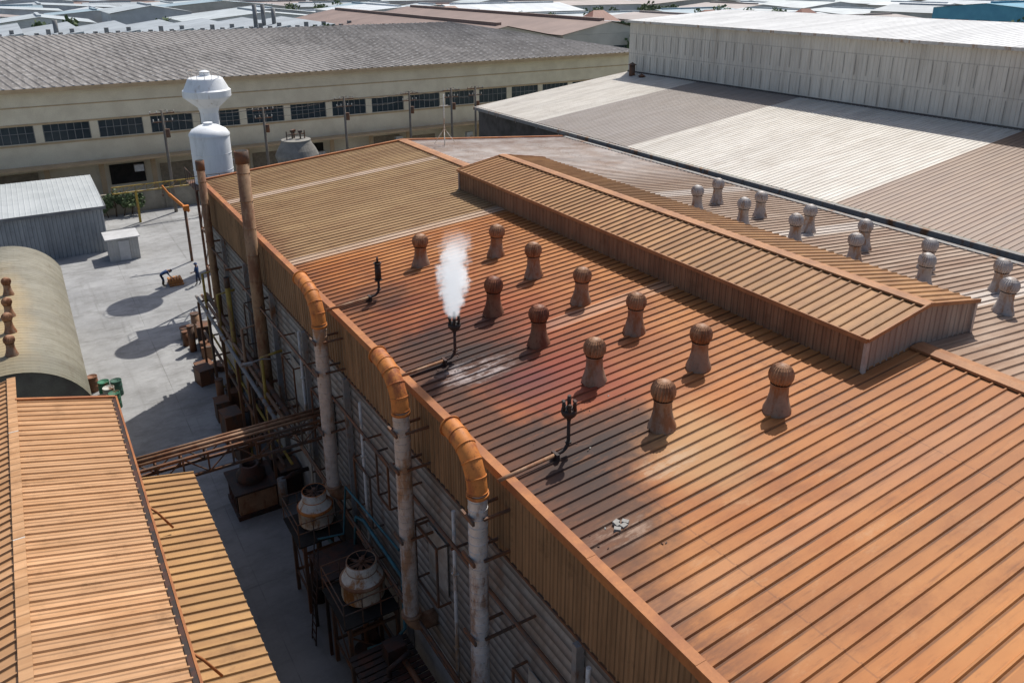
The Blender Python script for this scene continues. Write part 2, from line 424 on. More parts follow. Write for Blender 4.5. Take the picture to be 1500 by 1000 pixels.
vm1=vent_mesh('turbine_vent_rust',M_NECK,M_HEAD); vm2=vent_mesh('turbine_vent_grey',M_NECK2,M_HEAD2); vm3=vent_mesh('turbine_vent_red',M_NECKR,M_HEADR)
def vent(me,x,y,z,s=1.0):
    o=bpy.data.objects.new('turbine_vent',me); o.location=(x,y,z); o.rotation_euler=(random.uniform(-.03,.03),random.uniform(-.04,.04),random.uniform(0,6)); o.scale=(s,s,s*random.uniform(.96,1.04))
    scene.collection.objects.link(o)
for y in (11.4,14.15,16.9,19.65,22.5,25.2): vent(vm1,6.78,y,11.2+6.78*S,1.05)
for y in (12.6,15.35,18.1,20.8,26.3): vent(vm3 if 17<y<22 else vm1,4.08,y,11.2+4.08*S,1.05)
for i in range(6):
    vent(vm2,20.1,13.1+2.7*i,12.2-(20.1-12.25)*S,1.0)
    vent(vm2,17.9,11.8+2.78*i,12.2-(17.9-12.25)*S,1.0)

b=MB(); rd=random.Random(3)
for k in range(60):
    cx,cy=rd.choice(((1.6,18.8),(1.6,18.4),(1.6,13.1),(.8,10.6),(3.2,14.5)))
    x=cx+rd.gauss(0,.45); y=cy+rd.gauss(0,.5)
    if x<.2: continue
    s_=rd.uniform(.008,.024); R=Matrix.Rotation(rd.uniform(0,6),3,'Z')@Matrix.Rotation(rd.uniform(-.4,.4),3,'X')
    b.box((x,y,11.2+x*S+.01),(s_*rd.uniform(1,4),s_*rd.uniform(1,1.6),s_*.6),rd.choice((0,0,0,1)),R)
for k in range(5):
    x=.95+rd.gauss(0,.12); y=10.4+rd.gauss(0,.12); b.box((x,y,11.2+x*S+.04),(.14,.1,.07),1,Matrix.Rotation(rd.uniform(0,6),3,'Z'))
b.obj('roof_debris',[M_DARKRUST,M_CONC])

# ------------------------------------------------------------------ roof stacks
def stack(y,h,kind):
    zb=11.2+1.6*S
    g=group('exhaust_stack',(1.6,y,zb))
    b=MB()
    path=[(-.35,y-.02,zb-.02),(.3,y,zb+.02),(1.2,y,zb+.10)]
    for i in range(5):
        a=i/4*math.pi/2; path.append((1.35+.25*math.sin(a),y,zb+.12+.25*(1-math.cos(a))))
    path.append((1.6,y,zb+h*.55))
    b.tube(path[:3],.05,10,1); b.tube(path[2:],.045,10)
    b.bx(1.2,1.28,y-.12,y+.12,zb+.0,zb+.16); b.tube([(1.6,y,zb+.32),(1.6,y,zb+.36)],.08,10)
    if kind=='pot':
        b.tube([(1.6,y,zb+h*.5),(1.6,y,zb+h*.98)],.11,12); b.tube([(1.6,y,zb+h*.95),(1.6,y,zb+h*1.12)],.04,8)
        b.tube([(1.6,y,zb+h*.5),(1.6,y,zb+h*.53)],.14,12); b.tube([(1.6,y,zb+h*.95),(1.6,y,zb+h*.98)],.14,12)
    else:
        b.lathe([(.045,0),(.06,.05),(.17,.16),(.19,.22),(.19,.30),(.05,.31)],(1.6,y,zb+h*.52),n=14)
        for i in range(6):
            a=i*math.pi/3; xx=1.6+.15*math.cos(a); yy=y+.15*math.sin(a)
            b.tube([(xx,yy,zb+h*.52+.28),(xx,yy,zb+h*.52+.5+.05*(i%2))],.035,8)
            b.tube([(xx,yy,zb+h*.52+.45),(xx,yy,zb+h*.52+.49)],.046,8)
        b.tube([(1.6,y,zb+h*.52+.28),(1.6,y,zb+h*.52+.66)],.045,8)
    b.obj('stack_pipework',[M_DARKRUST,M_DUCTR],g)
stack(24.5,1.35,'pot'); stack(18.8,1.75,'crown'); stack(13.1,1.75,'crown')

def steam():
    m=bpy.data.materials.new('steam'); m.use_nodes=True; nt=m.node_tree
    nt.nodes.remove(nt.nodes['Principled BSDF']); out=nt.nodes['Material Output']
    pv=nt.nodes.new('ShaderNodeVolumePrincipled'); pv.inputs['Color'].default_value=(1,1,1,1); pv.inputs['Anisotropy'].default_value=.15
    nt.links.new(pv.outputs[0],out.inputs['Volume'])
    H=M.__new__(M); H.m=m; H.nt=nt
    tc=nt.nodes.new('ShaderNodeTexCoord'); H.pos=tc.outputs['Object']
    sp=nt.nodes.new('ShaderNodeSeparateXYZ'); nt.links.new(H.pos,sp.inputs[0]); H.x,H.y,H.z=sp.outputs
    z=H.z
    cx=H.math('SUBTRACT',H.math('MULTIPLY',H.math('MULTIPLY',z,z),.06),H.math('MULTIPLY',z,.08))
    wob=H.math('MULTIPLY',H.math('SUBTRACT',H.noise((.01,.01,1.6),2,.5,(3,3,1)),.5),.35)
    dx=H.math('SUBTRACT',H.math('SUBTRACT',H.x,cx),wob); dy=H.y
    r=H.math('SQRT',H.math('ADD',H.math('MULTIPLY',dx,dx),H.math('MULTIPLY',dy,dy)))
    R=H.sm(z,-.3,1.2,.14,.40)
    q=H.math('DIVIDE',r,R)
    q=H.math('ADD',q,H.math('MULTIPLY',H.math('SUBTRACT',H.noise((4.2,4.2,3.4),6,.7),.5),2.6))
    d=H.sm(q,.55,1.15,1,0)
    fade=H.sm(z,.9,2.7,1.0,.0); start=H.sm(z,-.02,.10)
    d=H.math('MULTIPLY',H.math('MULTIPLY',d,fade),start)
    H.put(pv.inputs['Density'],H.math('MULTIPLY',d,6.0))
    H.put(pv.inputs['Emission Strength'],H.math('MULTIPLY',d,2.6)); pv.inputs['Emission Color'].default_value=(.93,.95,1,1)  # glow added to the steam, standing in for multiply scattered light
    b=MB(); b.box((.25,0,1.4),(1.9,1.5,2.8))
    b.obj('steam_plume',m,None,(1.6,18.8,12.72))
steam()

# ------------------------------------------------------------------ big ducts
def duct(y,bottom,mats,endlen,name='exhaust_duct',low='wall'):
    x=-.75; R=1.0; zt=12.05-R
    g=group(name,(x,y,bottom))
    b=MB()
    b.tube([(x,y,bottom),(x,y,zt)],.225,20,0,False)
    zz=bottom+.15
    while zz<zt: 
        b.tube([(x,y,zz-.010),(x,y,zz+.010)],.234,20,0); zz+=.23
    pts=[]
    for i in range(5):
        a=i/4*math.pi/2*.92
        pts.append(V((x,y+R*(1-math.cos(a)),zt+R*math.sin(a))))
    ed=V((0,math.cos(.1),math.sin(.1))); pts.append(pts[-1]+ed*endlen)
    b.tube(pts,.238,24,1,False)
    for i in range(len(pts)):
        t=(pts[min(i+1,len(pts)-1)]-pts[max(i-1,0)]).normalized()*.014
        b.tube([pts[i]-t,pts[i]+t],.252 if i<len(pts)-1 else .275,24,1)
    b.tube([pts[-1]-ed*.02,pts[-1]+ed*.016],.22,20,2)
    b.tube([(x,y,zt-.10),(x,y,zt-.02)],.265,20,1)
    for zz in (zt-.6,9.3,7.0):
        if zz>bottom+.3:
            b.beam((x,y+.26,zz),(.1,y+.26,zz),.06,.06,3); b.beam((x,y-.26,zz),(.1,y-.26,zz),.06,.06,3); b.bx(x-.30,x-.24,y-.29,y+.29,zz-.05,zz+.05,3)
    if low=='wall':
        pth=[]
        for i in range(6):
            a=i/5*math.pi/2; pth.append((x+.5*(1-math.cos(a)),y,bottom-.5*math.sin(a)))
        pth.append((.05,y,bottom-.5))
        b.tube(pth,.25,18,4)
        b.tube([(x,y,bottom-.05),(x,y,bottom+.05)],.3,18,4)
    b.obj('duct_body',mats,g)
duct(24.1,4.7,[M_DUCT,M_ORANGE,M_DARK,M_STEEL,M_DUCTR],.85)
duct(17.5,4.2,[M_DUCT,M_ORANGE,M_DARK,M_STEEL,M_DUCTR],.55)
duct(13.3,.6,[M_DUCTS,M_ORANGE,M_DARK,M_STEEL,M_DUCTR],.4)

def chimney(y,x,zb,zt,r,mat):
    g=group('chimney_pipe',(x,y,zb)); b=MB()
    b.tube([(x,y,zb),(x,y,zt)],r,18,0)
    zz=zb+.7
    while zz<zt: b.tube([(x,y,zz-.02),(x,y,zz+.02)],r*1.07,18,0); zz+=1.2
    b.tube([(x,y,zt-.5),(x,y,zt+.02)],r*1.12,18,2); b.tube([(x,y,zt+.021),(x,y,zt+.03)],r*.95,18,1)
    b.beam((x,y,8.6),(.1,y,8.6),.08,.08,2); b.beam((x,y,zb+.4),(.1,y,zb+.4),.08,.08,2)
    b.obj('pipe',[mat,M_DARK,M_STEEL],g)
chimney(33.4,-.55,2.8,15.2,.26,M_CHIM)
chimney(42.9,-.55,2.8,13.0,.2,M_CHIM)
chimney(38.0,-.9,.0,8.2,.12,M_YEL)

# ------------------------------------------------------------------ cooling towers
def tower(y,x,r,ztop):
    g=group('cooling_tower',(x,y,0)); b=MB()
    h=1.45; z0=ztop-h
    b.lathe([(r*.55,0),(r*.98,.18),(r,.25),(r,.75),(r*1.05,.77),(r*1.05,.83),(r*.95,.86),(r*.72,1.12),(r*.70,1.15),(r*.70,h),(r*.64,h),(r*.62,1.1)],(x,y,z0),n=28,mi=[0,0,0,2,2,2,0,2,0,2,1])
    b.lathe([(r*.63,1.2),(0.0,1.2)],(x,y,z0),n=20,mi=1)
    for i in range(6):
        a=i*math.pi/3; b.beam((x,y,z0+1.34),(x+.6*r*math.cos(a),y+.6*r*math.sin(a),z0+1.30),.12,.02,3)
    for i in range(8):
        a=i*math.pi/4; b.beam((x,y,z0+h-.02),(x+.7*r*math.cos(a),y+.7*r*math.sin(a),z0+h-.02),.02,.02,3)
    b.tube([(x,y,z0+1.2),(x,y,z0+h+.08)],.07,10,3)
    w=r*1.15
    for sx in (-1,1):
        for sy in (-1,1): b.bx(x+sx*w-.06,x+sx*w+.06,y+sy*w-.06,y+sy*w+.06,0,z0-.06,3)
    for zz in (.9,z0-.55):
        for s_ in (-1,1):
            b.bx(x-w+.06,x+w-.06,y+s_*w-.03,y+s_*w+.03,zz-.05,zz+.05,3); b.bx(x+s_*w-.03,x+s_*w+.03,y-w+.06,y+w-.06,zz-.05,zz+.05,3)
    b.beam((x-w,y-w,.9),(x-w,y+w,z0-.6),.04,.04,3); b.beam((x-w,y-w-.03,z0-.6),(x+w,y-w-.03,.9),.04,.04,3)
    b.bx(x-w-.25,x+w+.0,y-w-.25,y+w+.25,z0-.06,z0+.0,1)
    b.tube([(x-.2,y-.2,.0),(x-.2,y-.2,1.1)],.32,14,4); b.box((x+.25,y+.35,.45),(.5,.5,.9),4); b.tube([(x,y,1.0),(x,y,z0)],.1,10,3)
    for sy in (-1,1):
        for i in range(4):
            xx=x-w-.22+i*(2*w+.2)/3; b.bx(xx-.015,xx+.015,y+sy*(w+.22)-.015,y+sy*(w+.22)+.015,z0,z0+.9,3)
        for hh in (.5,.9): b.bx(x-w-.22,x+w,y+sy*(w+.22)-.015,y+sy*(w+.22)+.015,z0+hh,z0+hh+.03,3)
    for hh in (.5,.9): b.bx(x-w-.24,x-w-.21,y-w-.2,y+w+.2,z0+hh,z0+hh+.03,3)
    b.obj('tank_and_stand',[rusty('stained_fibreglass',(.66,.59,.49),(.34,.15,.05),.4,.5,0,2.2),M_DARK,M_ORANGE if y>22 else M_DUCTR,M_STEEL,M_DARKRUST],g)
tower(24.3,-1.42,.62,4.6)
tower(20.2,-1.25,.70,4.4)
g=group('pump_unit',(-1.3,17.3,0)); b=MB()
b.bx(-2.3,-.9,16.4,18.4,0,.15,1); b.bx(-2.1,-1.1,16.7,18.0,.15,1.3,0); b.tube([(-1.6,16.9,1.45),(-1.6,17.8,1.45)],.28,14,1); b.tube([(-1.6,17.4,1.3),(-1.6,17.4,2.6),(-.9,17.4,2.9)],.08,10,1)
b.bx(-2.35,-.6,18.6,18.7,2.2,2.3,2); b.bx(-2.35,-2.25,15.7,18.7,2.2,2.3,2)
for i in range(13): b.bx(-2.4,-.5,15.6+i*.24,15.78+i*.24,2.3,2.34,1)
for yy in (15.8,18.6): b.bx(-2.35,-2.25,yy-.05,yy+.05,0,2.2,2)
b.tube([(-1.9,16.2,2.34),(-1.9,16.2,3.0)],.3,14,0); b.box((-1.2,17.9,2.65),(.6,.5,.6),1); b.tube([(-1.0,18.3,2.36),(-1.0,16,2.5)],.09,10,2)
b.obj('pump_parts',[simple('green_grey_machine',(.16,.25,.22),(.10,.12,.11),2,.6),M_DARKRUST,M_STEEL],g)
g=group('water_pipe',(-1,22,0)); b=MB()
b.tube([(-1.1,24.9,2.2),(-.7,22.6,2.2),(-.5,22.6,4.2),(-.45,22.0,4.4),(-.45,18.8,4.4),(-.45,18.8,2.4),(-1.2,18.6,2.0)],.06,10)
b.tube([(-1.7,23.4,3.2),(-.8,23.2,3.2),(-.6,23.2,5.1),(-.35,19.2,5.1)],.04,8)
b.tube([(-1.6,19.2,1.8),(-.6,19.1,1.8),(-.6,16.5,1.8)],.05,8)
b.obj('pipe_run',M_BLUEP,g)
g=group('access_ladder',(-2.3,22.2,0)); b=MB()
for yy in (22.0,22.4): b.tube([(-2.5,yy,0),(-2.1,yy,3.9)],.025,8)
for i in range(12): b.tube([(-2.5+.4*i/12.,22.0,.2+i*.31),(-2.5+.4*i/12.,22.4,.2+i*.31)],.018,6)
b.bx(-2.2,-.4,21.3,22.9,3.05,3.1)
for x_,y_ in ((-2.15,21.35),(-2.15,22.85),(-.5,21.35),(-.5,22.85)): b.bx(x_-.05,x_+.05,y_-.05,y_+.05,0,3.049)
b.obj('ladder_and_deck',M_DARKRUST,g)
g=group('furnace_unit',(-2.2,31.5,0)); b=MB()
b.bx(-3.1,-1.3,30.2,32.2,0,.2,1); b.bx(-3.0,-1.4,30.3,32.1,.2,1.25,0)
for i in range(5): b.bx(-3.06,-3.003,30.45+i*.36,30.57+i*.36,.3,1.15,1)
b.bx(-3.15,-1.25,30.15,32.25,1.25,1.33,1); b.lathe([(.6,0),(.62,.3),(.45,.45),(.42,.7),(.3,.72),(.3,.3)],(-2.2,31.2,1.33),n=18,mi=1)
b.tube([(-1.2,30.0,.35),(-1.2,30.0,1.6)],.2,12,2); b.tube([(-1.2,30.0,1.5),(-.6,30.0,1.7),(.0,30.0,1.7)],.1,10,1)
b.obj('furnace_parts',[M_DUCTR,M_DARKRUST,M_STEELG],g)

g=group('pipe_bridge',(-3.4,27,5.8)); b=MB()
for yy in (26.55,27.45):
    for zz in (5.2,5.95): b.beam((-7.1,yy,zz),(0,yy,zz),.09,.1,0)
    for i in range(9):
        x0=-7.0+i*.85; b.beam((x0,yy,5.2),(x0,yy,5.95),.06,.06,0)
        if i<8: b.beam((x0,yy,5.2 if i%2 else 5.95),(x0+.85,yy,5.95 if i%2 else 5.2),.04,.04,0)
for i in range(9): b.beam((-7.0+i*.85,26.6,5.94),(-7.0+i*.85,27.4,5.94),.05,.05,0)
for yy,r in ((26.72,.05),(26.97,.08),(27.22,.05)): b.tube([(-7.4,yy,6.1),(.1,yy,6.1)],r,10,1)
b.obj('truss_and_pipes',[M_STEEL,M_DUCTR],g)

g=group('equipment_rack',(-1,38,0)); b=MB()
for y in (30.5,33.2,36,39,42,44.8):
    b.bx(-1.35,-1.23,y-.06,y+.06,0,4.6,0); b.beam((-1.3,y,4.6),(0,y,4.6),.1,.1,0); b.beam((-1.3,y,2.4),(0,y,2.4),.08,.08,0)
for x,z,r,mi in ((-1.25,4.75,.09,1),(-.95,4.73,.08,2),(-.7,4.75,.12,0),(-1.1,2.5,.08,0),(-.8,2.5,.06,3)):
    b.tube([(x,29.5,z),(x,45.4,z)],r,10,mi)
rq=random.Random(8)
for k in range(40):
    y=rq.uniform(30,51); x=rq.uniform(-1.8,-.4); w=rq.uniform(.3,.9); h=rq.uniform(.3,1.9)
    R=Matrix.Rotation(rq.uniform(-.3,.3),3,'Z')
    t=rq.random()
    if t<.5:
        b.box((x,y,h/2+.01),(w,w*1.2,h),rq.choice((0,1,2,4)),R); b.box((x,y,h+.03),(w+.06,w*1.2+.06,.04),0,R)
    elif t<.8:
        r_=w*.4; b.tube([(x,y,.01),(x,y,h)],r_,14,rq.choice((0,1,2,5))); b.tube([(x,y,h),(x,y,h+.05)],r_*1.08,14,0)
    else:
        b.tube([(x,y,.1),(x+.3,y+rq.uniform(-2,2),.12)],.07,8,rq.choice((0,2,3)))
for y in (32,35.4,40.4,44):
    b.tube([(-1.0,y,.2),(-1.0,y,6.5),(-.1,y,6.6)],.07,10,rq.choice((1,2,3)))
b.obj('rack_parts',[M_STEEL,M_STEELG,M_DUCTR,M_YEL,M_DARKRUST,M_WHITE],g)
g=group('wall_lamp',(-.9,31,7)); b=MB()
b.tube([(-.05,31,6.6),(-1.2,31,6.9),(-1.7,31,6.85)],.03,8); b.box((-1.85,31,6.82),(.45,.18,.1)); b.obj('lamp_arm_and_head',M_STEELG,g)

# ------------------------------------------------------------------ left foreground shed + lean-to
sh=group('rusty_roof_shed',(-10,10,0))
M_LR=dusty('shed_roof_dust',(.60,.35,.185),(.42,.22,.10),'y',(.5,2.2,.5),1.0,.36,5,.66,.6,.5)
M_LR2=dusty('lean_to_roof_dust',(.50,.285,.115),(.33,.175,.075),'y',(.5,2.2,.5),1.0,.36,5,.66)
b=MB(); xr=X0-2.0; xe=X0+1.1; zr,ze=7.8,7.0; s1=(zr-ze)/(xe-xr)
b.sheet((xr,-5,zr),(0,1,0),(1,0,-s1),35.4,(xe-xr)*math.sqrt(1+s1*s1),.36,.05,(s1,0,1))
b.sheet((xr-6,-5,zr-6*s1),(0,1,0),(1,0,s1),37.4,6*math.sqrt(1+s1*s1),.36,.05,(-s1,0,1))
b.obj('roof_sheets',M_LR,sh)
b=MB(); b.bx(xr-.14,xr+.14,-5,32.4,zr+.03,zr+.065)
for yy in (3,9.2,15.5,21.8,28): b.bx(xr-.142,xr+.142,yy-.02,yy+.02,zr+.066,zr+.07,1)
b.obj('ridge_cap',[M_LR,M_WHITE],sh)
b=MB(); b.bx(xe-.02,xe+.16,-5,30.5,ze-.16,ze+.05); b.bx(xe-3.0,xe,30.38,30.46,ze-.1,ze+.1); b.obj('gutter',M_DARKRUST,sh)
b=MB(); b.bx(xe+.11,xe+.17,-5,30.5,ze+.05,ze+.07); b.beam((xr+.1,30.44,zr+.06),(xe+.1,30.44,ze+.06),.12,.08); b.obj('gutter_lip',M_TRIM,sh)
b=MB(); b.bx(xr-5.8,xe-.25,-5,30.2,0,ze-.2); b.obj('walls',M_LOUV,sh)
lt=group('lean_to_shed',(-6,10,0)); b=MB()
b.sheet((xe-.3,-5,5.95),(0,1,0),(1,0,-.2),31.3,2.25,.36,.05,(.2,0,1)); b.obj('roof_sheets',M_LR2,lt)
b=MB(); b.bx(xe-.2,X0+2.6,-5,26.1,0,5.3); b.obj('walls',M_LOUV,lt)
b=MB()
for y in (9.5,16.5,23): b.tube([(xe+.1,y,6.9),(xe+.35,y-.1,6.6),(xe+.7,y-.15,5.95)],.035,8)
b.obj('downpipes',M_TRIM,lt)

# ------------------------------------------------------------------ arched shed
ar=group('arched_roof_shed',(-10.3,46,0))
b=MB(); cx=X0-2.4; hw=2.95; zE=4.3; rise=1.9; y0,y1=36.6,56.0
def arc(t): a=math.radians(180-20-t*140); R=hw/math.cos(math.radians(20)); return (cx+R*math.cos(a), zE+(math.sin(a)-math.sin(math.radians(20)))*rise/(1-math.sin(math.radians(20))))
N=24; ys=[]; y=y0
while y<y1: ys+= [(y,0),(y+.24,0),(y+.26,.014),(y+.31,.014)]; y+=.34
for i in range(len(ys)-1):
    for j in range(N):
        (xa1,za1),(xa2,za2)=arc(j/N),arc((j+1)/N); (ya_,h1),(yb_,h2)=ys[i],ys[i+1]
        b.face([(xa1,ya_,za1+h1),(xa2,ya_,za2+h1),(xa2,yb_,za2+h2),(xa1,yb_,za1+h2)],0)
def archm():
    m=M('arched_roof_metal',.6)
    c=m.mix(m.sm(m.noise((.6,1.4,.6),6,.7),.3,.7),(.27,.255,.205),(.19,.175,.13))
    c=m.mix(m.math('MULTIPLY',m.blob((X0-2.6,43,6),(1.9,12,3),.2,1,.4,.4),.85),c,(.42,.31,.16))
    c=m.mix(m.sm(m.y,41,37,0,.5),c,(.12,.12,.085)); c=m.mix(m.math('MULTIPLY',m.cell(m.y,1.02),.3),c,(.12,.11,.09))
    c=m.mix(m.sm(m.noise((1.5,.7,2),6,.75,(1,5,3)),.5,.75,0,.5),c,(.11,.085,.055))
    return m.done(c)
b.obj('vault_roof',archm(),ar)
b=MB()
for yy in (y0+.1,y1-.1):
    P=[arc(j/N) for j in range(N+1)]
    b.face([(p[0],yy,p[1]-.02) for p in P]+[(P[-1][0],yy,0),(P[0][0],yy,0)])
b.bx(cx-hw,cx-hw+.1,y0,y1,0,zE); b.bx(cx+hw-.15,cx+hw-.05,y0,y1,0,zE)
b.obj('walls',simple('olive_grey_wall',(.20,.20,.16),(.13,.12,.1),.8,.8),ar)
for y in (38.7,41.5,43.7,47.0): vent(vm1,cx+.25,y,zE+rise-.02,.8)
for x,y,z,cc in ((-6.7,45.2,0,(.05,.2,.12)),(-6.55,44.3,0,(.5,.5,.46)),(-7.2,46.2,0,(.25,.12,.07)),(-6.1,45.0,0,(.05,.12,.09)),(-7.0,43.4,0,(.06,.06,.06)),(-6.35,43.5,0,(.05,.16,.10))):
    b=MB(); b.lathe([(0,0),(.29,0),(.30,.02),(.29,.28),(.305,.3),(.29,.32),(.29,.58),(.305,.6),(.29,.62),(.29,.87),(.3,.9),(.27,.9),(.27,.87),(0,.87)],n=20)
    b.lathe([(.05,.87),(.05,.9),(0,.9)],(.12,0,0),n=8)
    b.obj('steel_drum',rusty('drum_paint',cc,(.2,.09,.04),.25),None,(x,y,z))

# ------------------------------------------------------------------ grey warehouse + small shed
gw=group('grey_warehouse',(-10,78,0)); b=MB()
gx0,gx1,gy0,gy1=X0-16,X0+4.5,72.4,83.6
M_GW=dusty('blue_grey_cladding',(.36,.38,.40),(.27,.29,.31),'x',(2,2,.5),1.0,.3,0,.66)
b.sheet((gx0,gy0,0),(1,0,0),(0,0,1),gx1-gx0,3.9,.3,.04,(0,-1,0)); b.sheet((gx1,gy0,0),(0,1,0),(0,0,1),gy1-gy0,3.9,.3,.04,(1,0,0))
b.obj('walls',M_GW,gw)
b=MB(); b.sheet((gx0-.1,gy0-.2,3.9),(1,0,0),(0,1,.03),gx1-gx0+.3,gy1-gy0+.4,.4,.02,(0,0,1)); b.obj('roof_sheets',simple('pale_roof',(.48,.51,.52),(.40,.43,.44),.4,.5),gw)
b=MB(); b.bx(gx0-.1,gx1+.25,gy0-.28,gy0-.2,3.72,3.98); b.bx(gx1+.2,gx1+.28,gy0-.2,gy1+.2,3.74,4.0); b.obj('eave_trim',simple('dark_trim',(.20,.21,.22),(.14,.14,.15),1,.5),gw)
ss=group('white_storage_cabin',(-2.6,70,0)); b=MB()
b.sheet((X0+4.2,69,.0),(1,0,0),(0,0,1),2.3,1.9,.2,.02,(0,-1,0)); b.sheet((X0+6.5,69,.0),(0,1,0),(0,0,1),2.2,1.9,.2,.02,(1,0,0)); b.bx(X0+4.25,X0+6.45,69.05,71.2,0,1.88)
b.obj('walls',simple('off_white_metal',(.48,.48,.47),(.4,.39,.37),1,.5),ss)
b=MB(); b.bx(X0+4.05,X0+6.65,68.85,71.35,1.9,1.98); b.bx(X0+5.0,X0+5.8,68.94,68.97,.05,1.7); b.obj('roof_and_door',simple('white_metal_roof',(.60,.60,.60),(.5,.5,.5),1,.4),ss)

# ------------------------------------------------------------------ water tower + elevated tank
def tankm():
    m=M('tank_white_paint',.5)
    c=m.mix(m.sm(m.noise((1.2,1.2,.25),5,.7),.45,.75),(.78,.80,.82),(.60,.62,.63))
    c=m.mix(m.sm(m.noise((2.5,2.5,.3),4,.7,(3,4,5)),.58,.78,0,.7),c,(.38,.31,.25)); return m.done(c)
MT=tankm()
wt=group('water_tower',(4.3,63.9,0)); b=MB(); c0=(4.3,63.9,0)
b.lathe([(1.1,0),(.72,1.2),(.66,2),(.66,12.2),(.78,12.6),(1.66,13.35),(1.74,13.45)],c0,n=56,sm=False)
b.lathe([(1.74,13.45),(1.74,13.9),(1.62,14.0),(1.25,14.75),(1.2,14.8),(.45,14.95),(0,14.98)],c0,n=56,sm=False)
b.lathe([(.38,14.9),(.38,15.25),(.1,15.36),(0,15.36)],c0,n=16,sm=False)
b.obj('tank_shell',MT,wt)
b=MB()
for i in range(14):
    a=i*math.pi/7; b.tube([(4.3+1.2*math.cos(a),63.9+1.2*math.sin(a),14.8),(4.3+1.2*math.cos(a),63.9+1.2*math.sin(a),15.3)],.02,6)
b.tube([(4.3+1.2*math.cos(i*math.pi/14),63.9+1.2*math.sin(i*math.pi/14),15.3) for i in range(29)],.02,6)
b.obj('top_rail',M_WHITE,wt)
si=group('elevated_water_tank',(2.5,55.5,0)); b=MB(); c0=(2.5,55.5,0)
b.lathe([(0,8.85),(1.27,8.85),(1.27,8.9)],c0,n=56,sm=False); b.lathe([(1.27,8.9),(1.27,12.0),(1.24,12.1)],c0,n=56,sm=True); b.lathe([(1.30,12.0),(1.30,12.12),(1.1,12.4),(.6,12.66),(.0,12.72)],c0,n=56,sm=True)
for z in (9.7,10.8): b.lathe([(1.27,z),(1.295,z+.03),(1.27,z+.06)],c0,n=56)
b.lathe([(.3,12.6),(.3,12.85),(0,12.9)],c0,n=16,sm=False)
b.obj('tank_shell',MT,si)
b=MB()
L4=[(1.4,54.4),(3.6,54.4),(3.6,56.6),(1.4,56.6)]
for i in range(4):
    x_,y_=L4[i]; x2_,y2_=L4[(i+1)%4]
    b.tube([(x_,y_,0),(x_,y_,8.7)],.09,8)
    for z in (2.6,5.4,8.6): b.beam((x_,y_,z),(x2_,y2_,z),.1,.12)
    b.beam((x_,y_,2.6),(x2_,y2_,5.4),.05,.05); b.beam((x_,y_,5.4),(x2_,y2_,8.6),.05,.05)
b.bx(.9,4.1,53.9,57.1,8.7,8.78)
for x_,y_,x2_,y2_ in ((.9,53.9,4.1,53.9),(.9,53.9,.9,57.1)):
    b.beam((x_,y_,9.7),(x2_,y2_,9.7),.03,.03)
    for i in range(5): b.beam((x_+(x2_-x_)*i/4,y_+(y2_-y_)*i/4,8.78),(x_+(x2_-x_)*i/4,y_+(y2_-y_)*i/4,9.7),.03,.03)
b.tube([(2.5,55.5,8.8),(2.5,55.5,.3)],.1,8)
b.obj('steel_stand',M_STEEL,si)
ct=group('concrete_tank',(9.3,62,0)); b=MB()
b.lathe([(1.5,0),(1.5,8.9),(1.62,8.9),(1.62,9.1),(1.45,9.5),(1.2,9.9),(1.1,10.1),(1.1,10.25),(0,10.3)],(9.6,60,0),n=40,sm=False)
b.obj('tank_shell',simple('dark_concrete',(.27,.26,.235),(.16,.15,.135),.8,.85),ct)
b=MB(); 
for x,y in ((9.4,60.2),(9.9,59.8),(9.6,60.4)): b.tube([(x,y,10.2),(x,y,10.8)],.06,8); b.box((x,y,10.85),(.25,.2,.18))
b.bx(8.9,10.3,59.95,60.05,10.6,10.66); b.bx(8.88,8.94,59.95,60.05,10.2,10.9); b.bx(10.26,10.32,59.95,60.05,10.2,10.9)
b.obj('top_fittings',M_STEEL,ct)

g=group('yard_wall',(0,84,0)); b=MB(); b.bx(X0+4.9,X0+24,84,84.2,0,2.0); b.bx(X0+4.9,X0+24,83.95,84.25,2.0,2.08)
for i in range(7): b.bx(X0+5+i*3,X0+5.25+i*3,83.9,83.998,0,2.0)
b.obj('wall_blocks',simple('old_wall',(.36,.33,.27),(.22,.20,.16),.6,.9),g)
g=group('yellow_gantry',(5,80,0)); b=MB()
for z in (3.0,3.6): b.beam((X0+6,80,z),(X0+22,80,z),.09,.09)
for i in range(17): b.beam((X0+6+i,80,3.0),(X0+6+i,80,3.6),.05,.05); b.beam((X0+6+i,80,3.0),(X0+6.9+i,80,3.6),.04,.04)
for x in (X0+8,X0+14.5,X0+21): b.bx(x-.1,x+.1,79.9,80.1,0,2.95)
b.obj('gantry_frame',M_YEL,g)
g=group('jib_crane',(2.2,66,0)); b=MB()
b.tube([(1.9,66,0),(1.9,66,4.5)],.11,12,0); b.beam((2.2,65.9,4.2),(1.0,66.8,5.6),.14,.2,1); b.beam((1.0,66.8,5.6),(.6,67.1,6.3),.1,.12,1); b.box((2.0,66,4.5),(.45,.4,.4),1); b.tube([(.6,67.1,6.3),(.6,67.1,5.6)],.02,6,0); b.box((.6,67.1,5.5),(.1,.1,.2),0)
b.obj('crane_parts',[M_STEEL,simple('crane_orange',(.60,.20,.03),(.5,.16,.03),2,.5)],g)

